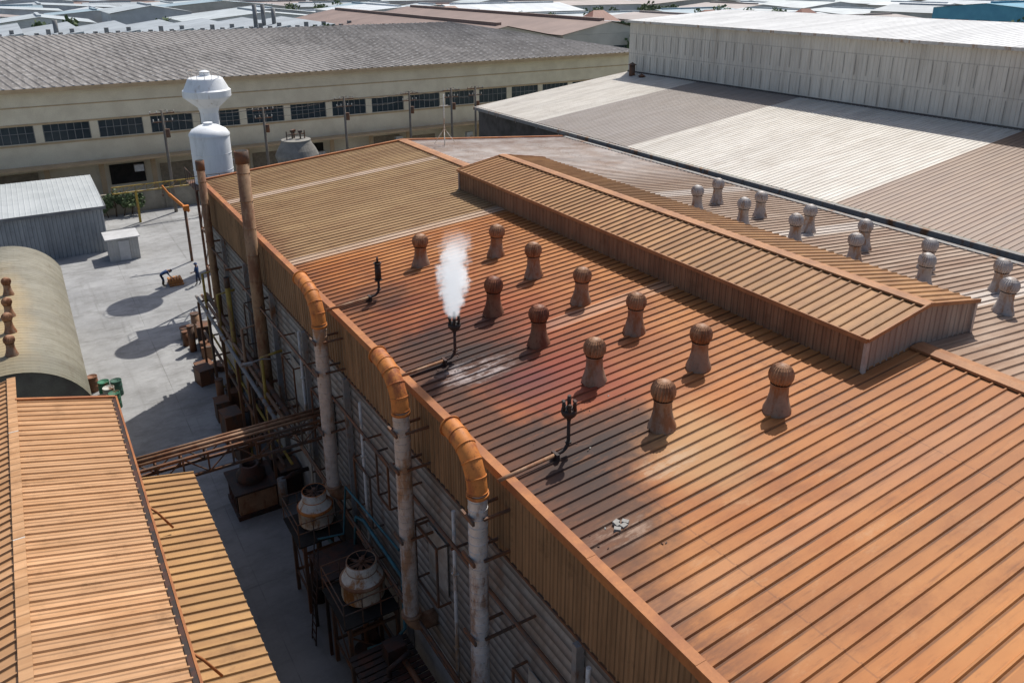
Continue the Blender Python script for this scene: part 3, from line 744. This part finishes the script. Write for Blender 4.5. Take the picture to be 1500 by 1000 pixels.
def pole(x,y,h):
    g=group('utility_pole',(x,y,0)); b=MB()
    b.tube([(x,y,0),(x,y,h)],[.17,.11],10,0)
    for z,w in ((h-.3,1.1),(h-1.1,.9)):
        b.bx(x-w,x+w,y-.05,y+.05,z-.05,z+.05,1)
        for s_ in (-1,-.45,.45,1): b.tube([(x+s_*w*.95,y,z+.05),(x+s_*w*.95,y,z+.28)],.045,8,2)
    b.tube([(x+.28,y-.1,h-2.6),(x+.28,y-.1,h-1.8)],.2,12,1)
    b.obj('pole_parts',[simple('pole_concrete',(.20,.18,.16),(.14,.12,.1),1,.9),M_STEEL,M_WHITE],g)
poles=[(3.5,82,10.0),(22.5,84.5,9.6),(31,86,9.4),(36.5,86,9.4),(39.8,86,9.4),(13.5,84,9.2)]
for p in poles: pole(*p)
g=group('overhead_wires',(20,84,9)); b=MB()
for dz,dx in ((.0,-.9),(.0,.9),(-.8,.6)):
    for a,c in ((poles[0],poles[5]),(poles[5],poles[1]),(poles[1],poles[2]),(poles[2],poles[3]),(poles[3],poles[4])):
        pa=V((a[0]+dx*.3,a[1],a[2]+dz)); pc=V((c[0]+dx*.3,c[1],c[2]+dz))
        b.tube([pa.lerp(pc,t/6)+V((0,0,-.5*4*(t/6)*(1-t/6))) for t in range(7)],.018,5)
b.obj('wires',M_BLACKP,g)
g=group('lightning_mast',(14.2,44,12)); b=MB(); b.tube([(14.2,44,12),(14.2,44,15.2)],.035,8); 
for a in (0,2.1,4.2): b.tube([(14.2,44,13.1),(14.2+.8*math.cos(a),44+.8*math.sin(a),12.05)],.02,6)
b.beam((13.9,44,14.5),(14.5,44,14.5),.04,.04); b.obj('mast_parts',M_WHITE,g)

# ------------------------------------------------------------------ east building
eb=group('high_bay_warehouse',(50,25,0))
ex=X0+34.0; wx=X0+50.9; YE=61.0; YS=-12
def eastroof():
    m=M('patchwork_roof',.5,0,.35)
    st=m.noise((.4,2.5,.3),5)
    wht=m.mix(m.sm(st,.3,.7),(.63,.595,.535),(.50,.46,.40)); gb=m.mix(m.sm(st,.3,.7),(.29,.255,.23),(.23,.195,.17)); br=m.mix(m.sm(st,.3,.7),(.26,.17,.115),(.20,.125,.088))
    c=m.mix(m.sm(m.y,24.2,24.25),br,wht); c=m.mix(m.sm(m.y,40.5,40.55),c,gb); c=m.mix(m.sm(m.y,51.6,51.65),c,wht)
    c=m.mix(m.math('MULTIPLY',m.cell(m.y,.9),.16),c,(.2,.17,.15))
    c=m.mix(m.sm(m.noise((.5,.7,.3),6,.75,(4,4,4)),.48,.75,0,.35),c,(.28,.22,.17))
    d=m.band(m.y,.32,.66,.10,12)
    c=m.mix(m.math('MULTIPLY',d,.3),c,(.12,.10,.09)); c=m.mix(m.math('MULTIPLY',m.band(m.x,5.6,.5,.006,2),.3),c,(.12,.1,.09))
    return m.done(c)
s2=2.0/16.9
b=MB(); b.sheet((ex,YS,11.3),(0,1,0),(1,0,s2),YE-YS,17.0,.32,.026,(-s2,0,1)); b.obj('low_roof',eastroof(),eb)
b=MB(); b.bx(ex-.28,ex-.02,YS,YE,11.02,11.28,0); 
for i in range(25):
    b.bx(ex-.30,ex-.285,YS+i*3,YS+.08+i*3,10.9,11.3,0)
b.obj('gutter',M_STEELG,eb)
b=MB(); b.bx(ex+.2,ex+.35,YS,YE-.1,0,11.0,0); b.bx(ex+.35,wx,YE-.3,YE-.15,0,11.2,0)
b.face([(ex+.35,YE-.16,11.2),(wx,YE-.16,11.2),(wx,YE-.16,13.2)],0)
b.obj('walls',simple('dark_grey_wall',(.10,.09,.085),(.05,.045,.04),1,.8),eb)
def hbw():
    m=M('high_bay_cladding',.6)
    c=m.mix(m.sm(m.noise((.8,1.2,.2),5,.7),.35,.7),(.70,.67,.60),(.56,.53,.47))
    c=m.mix(m.math('MULTIPLY',m.cell(m.y,.95),.22),c,(.40,.38,.34))
    c=m.mix(m.sm(m.noise((.8,2.5,.12),5,.7,(2,2,2)),.52,.78,0,.6),c,(.34,.29,.235))
    for z0 in (15.05,16.85): c=m.mix(m.sm(m.math('ABSOLUTE',m.math('SUBTRACT',m.z,z0)),.02,.05,.35,0),c,(.25,.24,.22))
    return m.done(c)
b=MB(); b.sheet((wx,YS,13.2),(0,1,0),(0,0,1),YE-YS,4.8,.3,.035,(-1,0,0)); b.sheet((wx,YE,5),(1,0,0),(0,0,1),26,13,.4,.04,(0,1,0)); b.obj('high_wall',hbw(),eb)
b=MB()
for i in range(76):
    y=YS+.5+i*.95
    if y<YE-.3:
        b.bx(wx-.06,wx-.04,y,y+.04,13.5,14.9,0); b.bx(wx-.06,wx-.04,y+.2,y+.24,15.4,16.8,0)
b.obj('wall_battens',simple('batten_grey',(.42,.40,.37),(.34,.32,.29),1,.6),eb)
b=MB(); s3=.055
b.sheet((wx-.4,YS,18.0),(0,1,0),(1,0,s3),YE-YS+.3,13.4,.5,.03,(-s3,0,1)); b.sheet((wx+13,YS,18.0+13.4*s3),(0,1,0),(1,0,-s3),YE-YS+.3,13.4,.5,.03,(s3,0,1))
b.obj('high_roof',dusty('white_roof_metal',(.76,.76,.75),(.64,.64,.63),'y',(.3,2,.3),1.0,None,0,.66,.45),eb)
b=MB(); b.bx(wx-.5,wx-.41,YS,YE+.3,17.85,18.06); b.obj('high_eave_trim',M_WHITE,eb)
b=MB(); b.bx(wx-.10,wx-.045,YS,YE,13.2,13.42); b.obj('wall_flashing',simple('shadow_gap_flashing',(.12,.11,.10),(.08,.07,.07),1,.7),eb)
b=MB()
for y,z,r in ((59,13.2,.28),(57.6,12.3,.25)): b.tube([(wx-1.2,y,z-.4),(wx-1.2,y,z+.9)],r,14); b.lathe([(r*1.5,0),(0,.25)],(wx-1.2,y,z+.95),n=14)
b.obj('roof_cowls',M_STEEL,eb)

# ------------------------------------------------------------------ background factory
fb=group('cream_factory',(25,110,0))
fx0,fx1=X0-32,X0+78; FY=91.0
def greyroof():
    m=M('grey_asbestos_roof',.9)
    st=m.noise((1.3,.25,.3),6,.7); c=m.mix(m.sm(st,.3,.7),(.25,.235,.225),(.155,.145,.138))
    c=m.mix(m.sm(m.noise(.08,4,.6),.45,.6,0,.6),c,(.31,.29,.275))
    lap=m.math('MULTIPLY',m.band(m.y,1.5,.5,.12,0),m.sm(m.noise((3.3,.8,1),2),.45,.6))
    c=m.mix(m.math('MULTIPLY',lap,.55),c,(.46,.45,.44))
    lx=m.math('MULTIPLY',m.band(m.x,1.1,.5,.16,0),m.sm(m.noise((1,.4,1),2,.5,(3,3,3)),.35,.6))
    c=m.mix(m.math('MULTIPLY',lx,.4),c,(.07,.065,.065)); return m.done(c)
b=MB()
hipx=X0+58
def rows(y0,z0,y1,z1,xa0,xb0,xa1,xb1,N=90):
    for i in range(N):
        for (t0,h0),(t1,h1) in (((0,0),(.6,0)),((.6,0),(.75,.08)),((.75,.08),(.85,.08)),((.85,.08),(1,0))):
            u0=(i+t0)/N;u1=(i+t1)/N
            b.face([(xa0+(xb0-xa0)*u0,y0,z0+h0),(xa0+(xb0-xa0)*u1,y0,z0+h1),(xa1+(xb1-xa1)*u1,y1,z1+h1),(xa1+(xb1-xa1)*u0,y1,z1+h0)])
rows(FY-.8,11.8,FY+21,15.4,fx0,fx1,fx0,hipx,130)
rows(FY+21,15.4,FY+42,11.8,fx0,hipx,fx0,fx1,60)
b.face([(fx1,FY-.8,11.8),(fx1,FY+42,11.8),(hipx,FY+21,15.4)])
b.obj('corrugated_roof',greyroof(),fb)
b=MB()
b.bx(fx0,fx1-.5,FY,FY+.3,8.15,11.6,0); b.bx(fx0,fx1-.5,FY,FY+.3,4.0,6.45,0)
b.bx(fx1-.8,fx1-.5,FY+.3,FY+41,0,11.6,0)
wp=4.95; ox=X0+3.8-wp*7
for i in range(22):
    x=ox+i*wp
    b.bx(x-wp/2-.38,x-wp/2+.38,FY,FY+.3,6.45,8.15,0)
    if fx0<x<fx1: b.bx(x-wp/2-.25,x-wp/2+.25,FY-.1,FY-.002,0,4.0,1)
b.bx(fx0,fx1-.5,FY+1.0,FY+1.2,0,4.0,0)
b.obj('walls',[M_CREAM,M_TAN],fb)
b=MB()
b.bx(fx0,fx1-.4,FY-.85,FY-.7,11.4,11.78,0); b.bx(fx0,fx1-.5,FY-.06,FY-.003,8.18,8.35,0); b.bx(fx0,fx1-.5,FY-.06,FY-.003,6.2,6.38,0)
b.bx(fx0,fx1-.5,FY-1.6,FY-.11,4.0,4.2,0); b.bx(fx0,fx1-.5,FY-.05,FY-.003,9.9,10.0,0)
b.obj('trim_bands',M_TAN,fb)
b=MB()
for i in range(22):
    x=ox+i*wp
    b.bx(x-wp/2+.38,x+wp/2-.38,FY+.15,FY+.2,6.45,8.15,0)
    for k in range(7): xx=x-2.05+k*.683; b.bx(xx-.03,xx+.03,FY+.08,FY+.148,6.45,8.15,1)
    b.bx(x-2.07,x+2.07,FY+.06,FY+.078,7.4,7.46,1)
b.obj('windows',[M_GLASS,simple('window_frame',(.25,.25,.24),(.2,.2,.2),1,.6)],fb)
b=MB()
for i in range(22):
    x=ox+i*wp
    if i%3!=1: b.bx(x-1.7,x+1.7,FY+.9,FY+.98,.05 if i%2 else 1.2,2.9 if i%2 else 3.3,1 if i%4 else 0)
    if i%2==0: b.box((x+1,FY-.45,2.2+(i%3)*.4),(.9,.5,.7),2)
b.obj('ground_floor_openings',[M_DARK,simple('grille_tan',(.38,.30,.21),(.25,.2,.14),3,.8),M_WHITE],fb)

def shed(name,x0,x1,y0,y1,h,rise,axis,roofm,wallm,win=True):
    g=group(name,((x0+x1)/2,(y0+y1)/2,0)); b=MB()
    if axis=='y':
        xm=(x0+x1)/2
        P=[[(x0-.6,y0-.5,h),(x0-.6,y1+.5,h),(xm,y1+.5,h+rise),(xm,y0-.5,h+rise)],[(xm,y0-.5,h+rise),(xm,y1+.5,h+rise),(x1+.6,y1+.5,h),(x1+.6,y0-.5,h)]]
        G=[[(x0,y0,h-.1),(x1,y0,h-.1),(xm,y0,h+rise-.1)],[(x0,y1,h-.1),(x1,y1,h-.1),(xm,y1,h+rise-.1)]]
    else:
        ym=(y0+y1)/2
        P=[[(x0-.5,y0-.6,h),(x1+.5,y0-.6,h),(x1+.5,ym,h+rise),(x0-.5,ym,h+rise)],[(x0-.5,ym,h+rise),(x1+.5,ym,h+rise),(x1+.5,y1+.6,h),(x0-.5,y1+.6,h)]]
        G=[[(x0,y0,h-.1),(x0,y1,h-.1),(x0,ym,h+rise-.1)],[(x1,y0,h-.1),(x1,y1,h-.1),(x1,ym,h+rise-.1)]]
    for p in P: b.face(p,0)
    for q in G: b.face(q,1)
    b.bx(x0,x1,y0,y1,0,h-.12,1)
    if win:
        L=x1-x0; n=int(L/6)
        for i in range(n):
            xx=x0+(i+.5)*L/n; b.bx(xx-2,xx+2,y0-.06,y0-.01,h*.55,h*.75,2)
            if i%2: b.bx(xx-1.6,xx+1.6,y0-.06,y0-.01,0.05,h*.4,2)
        L=y1-y0; n=int(L/6)
        for i in range(n):
            yy=y0+(i+.5)*L/n; b.bx(x0-.06,x0-.01,yy-2,yy+2,h*.55,h*.75,2)
    if axis=='y': b.bx((x0+x1)/2-.6,(x0+x1)/2+.6,y0+3,y1-3,h+rise-.1,h+rise+.5,0)
    else: b.bx(x0+3,x1-3,(y0+y1)/2-.6,(y0+y1)/2+.6,h+rise-.1,h+rise+.5,0)
    b.obj('shed_body',[roofm,wallm,M_GLASS],g)
def droof(name,c,axis):
    m=M(name,.6); v=m.y if axis=='y' else m.x
    k=m.noise(.15,4); q=m.mix(m.sm(k,.35,.65),c,tuple(t*.8 for t in c))
    q=m.mix(m.math('MULTIPLY',m.cell(v,2.2),.3),q,tuple(t*.6 for t in c)); q=m.mix(m.math('MULTIPLY',m.band(v,1.1,.5,.12),.4),q,tuple(t*.5 for t in c))
    return m.done(q)
WALLS=[simple('distant_wall_%d'%i,c,tuple(k*.8 for k in c),.2,.8) for i,c in enumerate([(.55,.56,.56),(.50,.53,.56),(.54,.52,.47),(.62,.64,.65)])]  # wall colours kept pale and greyish: distance haze put into the paint
RC=[(.50,.55,.57),(.46,.51,.54),(.39,.43,.46),(.38,.33,.31),(.32,.42,.48),(.38,.28,.25),(.60,.64,.67),(.33,.36,.38),(.45,.50,.54)]  # roof colours paled towards blue-grey to paint in distance haze
ROOFS={(i,a):droof('distant_roof_%d_%s'%(i,a),c,a) for i,c in enumerate(RC) for a in 'xy'}
rb=droof('red_brown_roof',(.27,.19,.16),'y')
shed('brown_roof_factory',X0+72,X0+96,138,236,10.4,2.4,'y',rb,WALLS[2])
shed('brown_roof_factory',X0+97.5,X0+122,138,240,10.6,2.4,'y',rb,WALLS[2])
shed('blue_warehouse',X0+245,X0+330,118,150,13,1.5,'x',droof('blue_metal',(.10,.32,.45),'x'),simple('blue_wall',(.11,.34,.47),(.09,.29,.42),.3,.6))
g=group('sawtooth_factory',(30,225,0)); b=MB()
for i in range(12):
    x=X0-40+i*11
    b.face([(x,195,9.5),(x,240,9.5),(x+10.6,240,11.0),(x+10.6,195,11.0)],0); b.face([(x+10.6,195,11.0),(x+10.6,240,11.0),(x+11,240,9.5),(x+11,195,9.5)],2); b.face([(x,195,9.5),(x+10.6,195,11.0),(x+11,195,9.5)],1)
    for k in range(4):
        xx=x+2+k*2.2; b.bx(xx-.4,xx+.4,197,198,9.7,10.8+.7*(k%2),3)
b.bx(X0-40,X0+92,195,240,0,9.45,1)
for x,h in ((45,15.5),(47,15.5),(49.5,14.5),(2,13)): b.tube([(x,205,9),(x,205,h)],.5,10,3)
b.obj('sawtooth_body',[ROOFS[(2,'y')],ROOFS[(1,'y')],M_GLASS,simple('rooftop_plant',(.2,.2,.2),(.28,.28,.28),.5,.7)],g)

hd=V((.5255,.8508)); R2=V((.8508,-.5255))
treespots=[]
def infr(x,y,m=.68):
    rx=x-X0; f=rx*hd.x+y*hd.y; r=rx*R2.x+y*R2.y
    return f>120 and abs(r)<f*m+20 and f<900
rs=random.Random(5)
gy=150
while gy<900:
    dep=rs.uniform(26,44); gx=-380
    while gx<900:
        w=rs.uniform(30,75)
        cx_,cy_=gx+w/2,gy+dep/2
        bad=(gx<X0+125 and gx+w>X0-45 and gy<245) or (gy<155 and gx<X0+125) or (gx<X0+335 and gx+w>X0+240 and gy<155)
        if infr(cx_,cy_) and not bad:
            if rs.random()<.88:
                ax=rs.choice('xy'); i=rs.choice([0,0,0,1,1,2,3,3,4,5,6,6,7,8])
                shed('distant_warehouse',gx,gx+w-5,gy,gy+dep-6,rs.uniform(6,10.5),rs.uniform(1.2,2.6),ax,ROOFS[(i,ax)],rs.choice(WALLS),False)
            else: treespots.append((gx,gx+w-5,gy,gy+dep-5))
        gx+=w
    gy+=dep
for (x0,x1,y0,y1,h,i) in ((95,150,95,130,8,0),(150,205,70,105,8,3),(160,215,112,150,8,6),(215,290,60,100,9,0),(120,160,30,60,8,1),(85,125,-5,30,7,4)):
    shed('distant_warehouse',x0,x1,y0,y1-4,h,1.8,'x',ROOFS[(i,'x')],WALLS[0],False)
def house(x,y):
    g=group('red_roof_house',(x,y,0)); b=MB(); w,d,h=11,9,8
    b.bx(x-w/2,x+w/2,y-d/2,y+d/2,0,h,1)
    a=[(x-w/2-1,y-d/2-1,h),(x+w/2+1,y-d/2-1,h),(x+w/2+1,y+d/2+1,h),(x-w/2-1,y+d/2+1,h)]; p,q=(x-2,y,h+4),(x+2,y,h+4)
    b.face([a[0],a[1],q,p],0); b.face([a[1],a[2],q],0); b.face([a[2],a[3],p,q],0); b.face([a[3],a[0],p],0)
    for i in (-3,0,3): b.bx(x+i-.7,x+i+.7,y-d/2-.06,y-d/2-.01,4.5,6.3,2)
    b.obj('house_body',[droof('tile_roof',(.32,.15,.11),'x'),WALLS[2],M_GLASS],g)
for p in ((150,205),(182,190),(215,180),(128,262)): house(*p)

# ------------------------------------------------------------------ trees
def leafm():
    m=M('foliage',.8); n=m.noise(.5,4); c=m.mix(m.sm(n,.35,.65),(.06,.095,.045),(.115,.16,.075))
    c=m.mix(m.sm(m.noise(3,3),.4,.7,0,.6),c,(.15,.19,.10)); return m.done(c)
M_LEAF=leafm(); M_BARK=simple('bark',(.10,.07,.05),(.06,.04,.03),4,.9)
def tree(b,x,y,h,rnd,leaf=.6,nl=150):
    b.tube([(x,y,0),(x+rnd.uniform(-.2,.2),y,h*.35),(x,y,h*.7)],[h*.035,h*.025,h*.008],6,1)
    cl=[]
    for i in range(6):
        a=rnd.uniform(0,6.28); r=h*rnd.uniform(.12,.3); z=h*rnd.uniform(.5,.9)
        e=V((x+r*math.cos(a),y+r*math.sin(a),z)); b.tube([(x,y,h*.4),e],[h*.014,h*.004],5,1); cl.append((e,h*rnd.uniform(.12,.22)))
    cl.append((V((x,y,h*.85)),h*.2))
    for e,r in cl:
        for k in range(nl//7):
            d=V((rnd.gauss(0,1),rnd.gauss(0,1),rnd.gauss(0,.8))).normalized()*r*rnd.uniform(.5,1.05)
            p=e+d; u=V((rnd.gauss(0,1),rnd.gauss(0,1),rnd.gauss(0,1))).normalized(); w=u.cross(V((rnd.gauss(0,1),rnd.gauss(0,1),rnd.gauss(0,1)))).normalized(); s_=leaf*rnd.uniform(.6,1.3)
            b.face([p-u*s_,p-w*s_*.7,p+u*s_,p+w*s_*.7],0)
rt=random.Random(9)
b=MB()
for (x0,x1,y0,y1) in treespots:
    for k in range(9):
        tree(b,rt.uniform(x0,x1),rt.uniform(y0,y1),rt.uniform(7,11),rt,.7,110)
b.obj('distant_trees',[M_LEAF,M_BARK])
b=MB()
for k in range(26): tree(b,rt.uniform(120,240),rt.uniform(158,240),rt.uniform(8,12),rt,.7,150)
for k in range(5): tree(b,X0+rt.uniform(62,71),rt.uniform(160,190),rt.uniform(10,12.5),rt,.5,170)
for k in range(14): tree(b,rt.uniform(90,200),rt.uniform(132,150),rt.uniform(10,13),rt,.6,170)
for k in range(10): tree(b,rt.uniform(200,300),rt.uniform(102,116),rt.uniform(10,13),rt,.6,170)
b.obj('tree_belt',[M_LEAF,M_BARK])
b=MB()
for k in range(5): tree(b,X0+5.6+k*.7,83.2,rt.uniform(1.6,2.6),rt,.16,200)
b.obj('yard_shrubs',[M_LEAF,M_BARK])

# ------------------------------------------------------------------ workers
def worker(name,loc,head,pose):
    J={}
    if pose=='bend':
        J.update(pel=(-.1,0,.92),sp=(.08,0,1.06),ch=(.30,0,1.16),nk=(.43,0,1.17),hd=(.53,0,1.15),ht=(.64,0,1.10))
        for s_,n_ in ((1,'l'),(-1,'r')):
            J.update({n_+'sh':(.33,s_*.19,1.13),n_+'el':(.42,s_*.23,.86),n_+'wr':(.56,s_*.16,.66),n_+'ha':(.60,s_*.15,.60),
              n_+'hp':(-.1,s_*.09,.88),n_+'kn':(.02,s_*.13,.48),n_+'an':(-.06,s_*.14,.09),n_+'to':(.12,s_*.16,.04)})
        fd=V((.35,0,-.93))
    else:
        J.update(pel=(0,0,.95),sp=(.02,0,1.15),ch=(.02,0,1.36),nk=(.02,0,1.48),hd=(.04,0,1.57),ht=(.04,0,1.69))
        for s_,n_ in ((1,'l'),(-1,'r')):
            J.update({n_+'sh':(.01,s_*.19,1.40),n_+'el':(.0 if s_<0 else .08,s_*.26,1.12),n_+'wr':(.12 if s_<0 else .28,s_*.24,.92 if s_<0 else 1.05),n_+'ha':(.15 if s_<0 else .35,s_*.23,.85 if s_<0 else 1.04),
              n_+'hp':(0,s_*.09,.9),n_+'kn':(.05*s_,s_*.11,.49),n_+'an':(.10*s_-.03,s_*.12,.09),n_+'to':(.10*s_+.13,s_*.14,.04)})
        fd=V((.3,0,-.9))
    rad=dict(pel=.15,sp=.135,ch=.155,nk=.06,hd=.095,ht=.085,sh=.075,el=.048,wr=.032,ha=.038,hp=.1,kn=.065,an=.045,to=.04)
    names=list(J); E=[('pel','sp'),('sp','ch'),('ch','nk'),('nk','hd'),('hd','ht')]
    for n_ in 'lr': E+=[('ch',n_+'sh'),(n_+'sh',n_+'el'),(n_+'el',n_+'wr'),(n_+'wr',n_+'ha'),('pel',n_+'hp'),(n_+'hp',n_+'kn'),(n_+'kn',n_+'an'),(n_+'an',n_+'to')]
    vs=[V(J[k]) for k in names]; rr=[rad[k if k in rad else k[1:]] for k in names]; es=[(names.index(a),names.index(c)) for a,c in E]; lab={}
    for i,k in enumerate(names):
        kk=k if k in rad else k[1:]
        lab[i]={'hd':1,'ht':1,'nk':1,'ha':1,'an':2,'to':2,'wr':1}.get(kk,0) if kk not in('hp','kn') else 3
    for n_ in 'lr':
        h=V(J[n_+'ha']); hi=names.index(n_+'ha'); s_=1 if n_=='l' else -1
        fdn=fd.normalized()
        for q in range(5):
            off=V((.02*(q-1.5),s_*.004,0)); L=(.065,.078,.08,.07,.05)[q]
            if q==4: off=V((.035,-s_*.01,.01)); d=(fdn+V((.9,0,.2))).normalized()
            else: d=fdn
            p1=h+off+d*.04; p2=p1+d*L*.5; p3=p2+(d+V((.1,-s_*.5,0))).normalized()*L*.5
            b0=len(vs); vs+=[p1,p2,p3]; rr+=[.010,.009,.008]; es+=[(hi,b0),(b0,b0+1),(b0+1,b0+2)]; lab[b0]=lab[b0+1]=lab[b0+2]=1
    me=bpy.data.meshes.new('sk'); me.from_pydata([tuple(v) for v in vs],es,[]); o=bpy.data.objects.new('sk',me); scene.collection.objects.link(o)
    md=o.modifiers.new('Skin','SKIN'); md.use_smooth_shade=True
    for i,sv in enumerate(me.skin_vertices[0].data): sv.radius=(rr[i],rr[i]); sv.use_root=(i==0)
    o.modifiers.new('Sub','SUBSURF').levels=2
    dg=bpy.context.evaluated_depsgraph_get(); nm=bpy.data.meshes.new_from_object(o.evaluated_get(dg)); bpy.data.objects.remove(o)
    cl=simple('work_clothes',(.03,.07,.18),(.02,.05,.13),6,.9); sk=simple('skin',(.32,.18,.11),(.28,.15,.09),6,.6); bt=simple('boots',(.03,.02,.015),(.04,.03,.02),6,.6); tr=simple('trousers',(.03,.05,.10),(.02,.035,.08),6,.9)
    nm.materials.clear()
    for m in (cl,sk,bt,tr): nm.materials.append(m)
    segs=[(vs[a],vs[c],lab[c]) for a,c in es]
    for p in nm.polygons:
        best=9e9;L=0
        for a,c,l in segs:
            d=c-a; t=max(0,min(1,(p.center-a).dot(d)/max(d.length_squared,1e-9))); dd=(p.center-(a+d*t)).length
            if dd<best: best=dd;L=l
        p.material_index=L; p.use_smooth=True
    g=group(name,loc); g.rotation_euler=(0,0,head)
    o=bpy.data.objects.new('body',nm); scene.collection.objects.link(o); o.parent=g
    hd_=V(J['hd']); ht=V(J['ht']); ax=(ht-hd_).normalized(); fw=V((1,0,0))-ax*ax.x; fw=fw.normalized() if fw.length>.1 else V((0,0,-1))
    if pose=='bend': fw=V((.3,0,-.95)); fw=(fw-ax*fw.dot(ax)).normalized()
    Rm=Matrix((fw,ax.cross(fw),ax)).transposed()
    b=MB(); b.lathe([(.135,0),(.12,.012),(.115,.05),(.09,.095),(.05,.12),(0,.128)],n=18); b.box((.12,0,.006),(.10,.16,.014))
    h=b.obj('cap',simple('cap_cloth',(.04,.07,.16),(.03,.05,.12),5,.7)); h.parent=g; h.matrix_local=Matrix.Translation(hd_+ax*.075)@Rm.to_4x4()
    b=MB(); b.box((.1,0,-.0),(.03,.022,.035)); 
    for s_ in (-1,1): b.box((.092,s_*.035,.022),(.012,.022,.012),1); b.box((0,s_*.10,.0),(.03,.018,.05))
    b.box((.092,0,-.04),(.012,.045,.01),2)
    f=b.obj('face',[sk,M_DARK,simple('lips',(.25,.09,.07),(.2,.08,.06),5,.6)]); f.parent=g; f.matrix_local=Matrix.Translation(hd_+ax*.035)@Rm.to_4x4()
worker('bending_worker',(X0+7.0,61.2,.004),0.1,'bend')
worker('standing_worker',(X0+9.3,60.2,.004),2.6,'stand')
g=group('wooden_pallet',(X0+7.8,61.3,0)); b=MB()
px_=X0+7.85
for i in range(3): b.bx(px_-.5,px_+.5,60.75+i*.5,60.85+i*.5,.005,.1)
for i in range(6): b.bx(px_-.5+i*.18,px_-.38+i*.18,60.7,61.9,.1,.125)
for i in range(5): b.bx(px_-.5+i*.2,px_-.36+i*.2,60.9,61.7,.34,.50)
for i in range(2): b.bx(px_-.5,px_+.5,60.95+i*.5,61.1+i*.5,.125,.338)
b.obj('planks',simple('wood_orange',(.50,.23,.08),(.38,.17,.07),3,.8),g)

# ------------------------------------------------------------------ light, sky, camera
elev=math.radians(55); az=math.atan2(.566,.41)
w=bpy.data.worlds.new('World'); scene.world=w; w.use_nodes=True
nt=w.node_tree; sk=nt.nodes.new('ShaderNodeTexSky'); sk.sky_type='NISHITA'; sk.sun_disc=False; sk.sun_elevation=elev; sk.sun_rotation=az
sk.air_density=1.0; sk.dust_density=2.5
nt.links.new(sk.outputs[0],nt.nodes['Background'].inputs[0]); nt.nodes['Background'].inputs[1].default_value=.115
L=bpy.data.lights.new('sun','SUN'); L.energy=4.7; L.angle=math.radians(.5); L.color=(1,.955,.88)
so=bpy.data.objects.new('sun',L); scene.collection.objects.link(so)
d=V((-.566,-.41,-1)).normalized(); so.rotation_euler=d.to_track_quat('-Z','Y').to_euler(); so.location=(30,30,60)
cam=bpy.data.cameras.new('camera'); cam.sensor_width=36; cam.lens=1165/1500*36; cam.shift_y=-.08; cam.clip_end=8000; cam.clip_start=.1
co=bpy.data.objects.new('camera',cam); scene.collection.objects.link(co)
p=math.atan(415/1165); h3=V((.5255,.8508,0)); fwd=h3*math.cos(p)-V((0,0,1))*math.sin(p); right=V((.8508,-.5255,0)); up=right.cross(fwd)
co.matrix_world=Matrix.Translation((X0,0,22))@Matrix((right,up,-fwd)).transposed().to_4x4()
scene.camera=co
scene.view_settings.view_transform='Standard'; scene.view_settings.look='None'; scene.view_settings.exposure=0
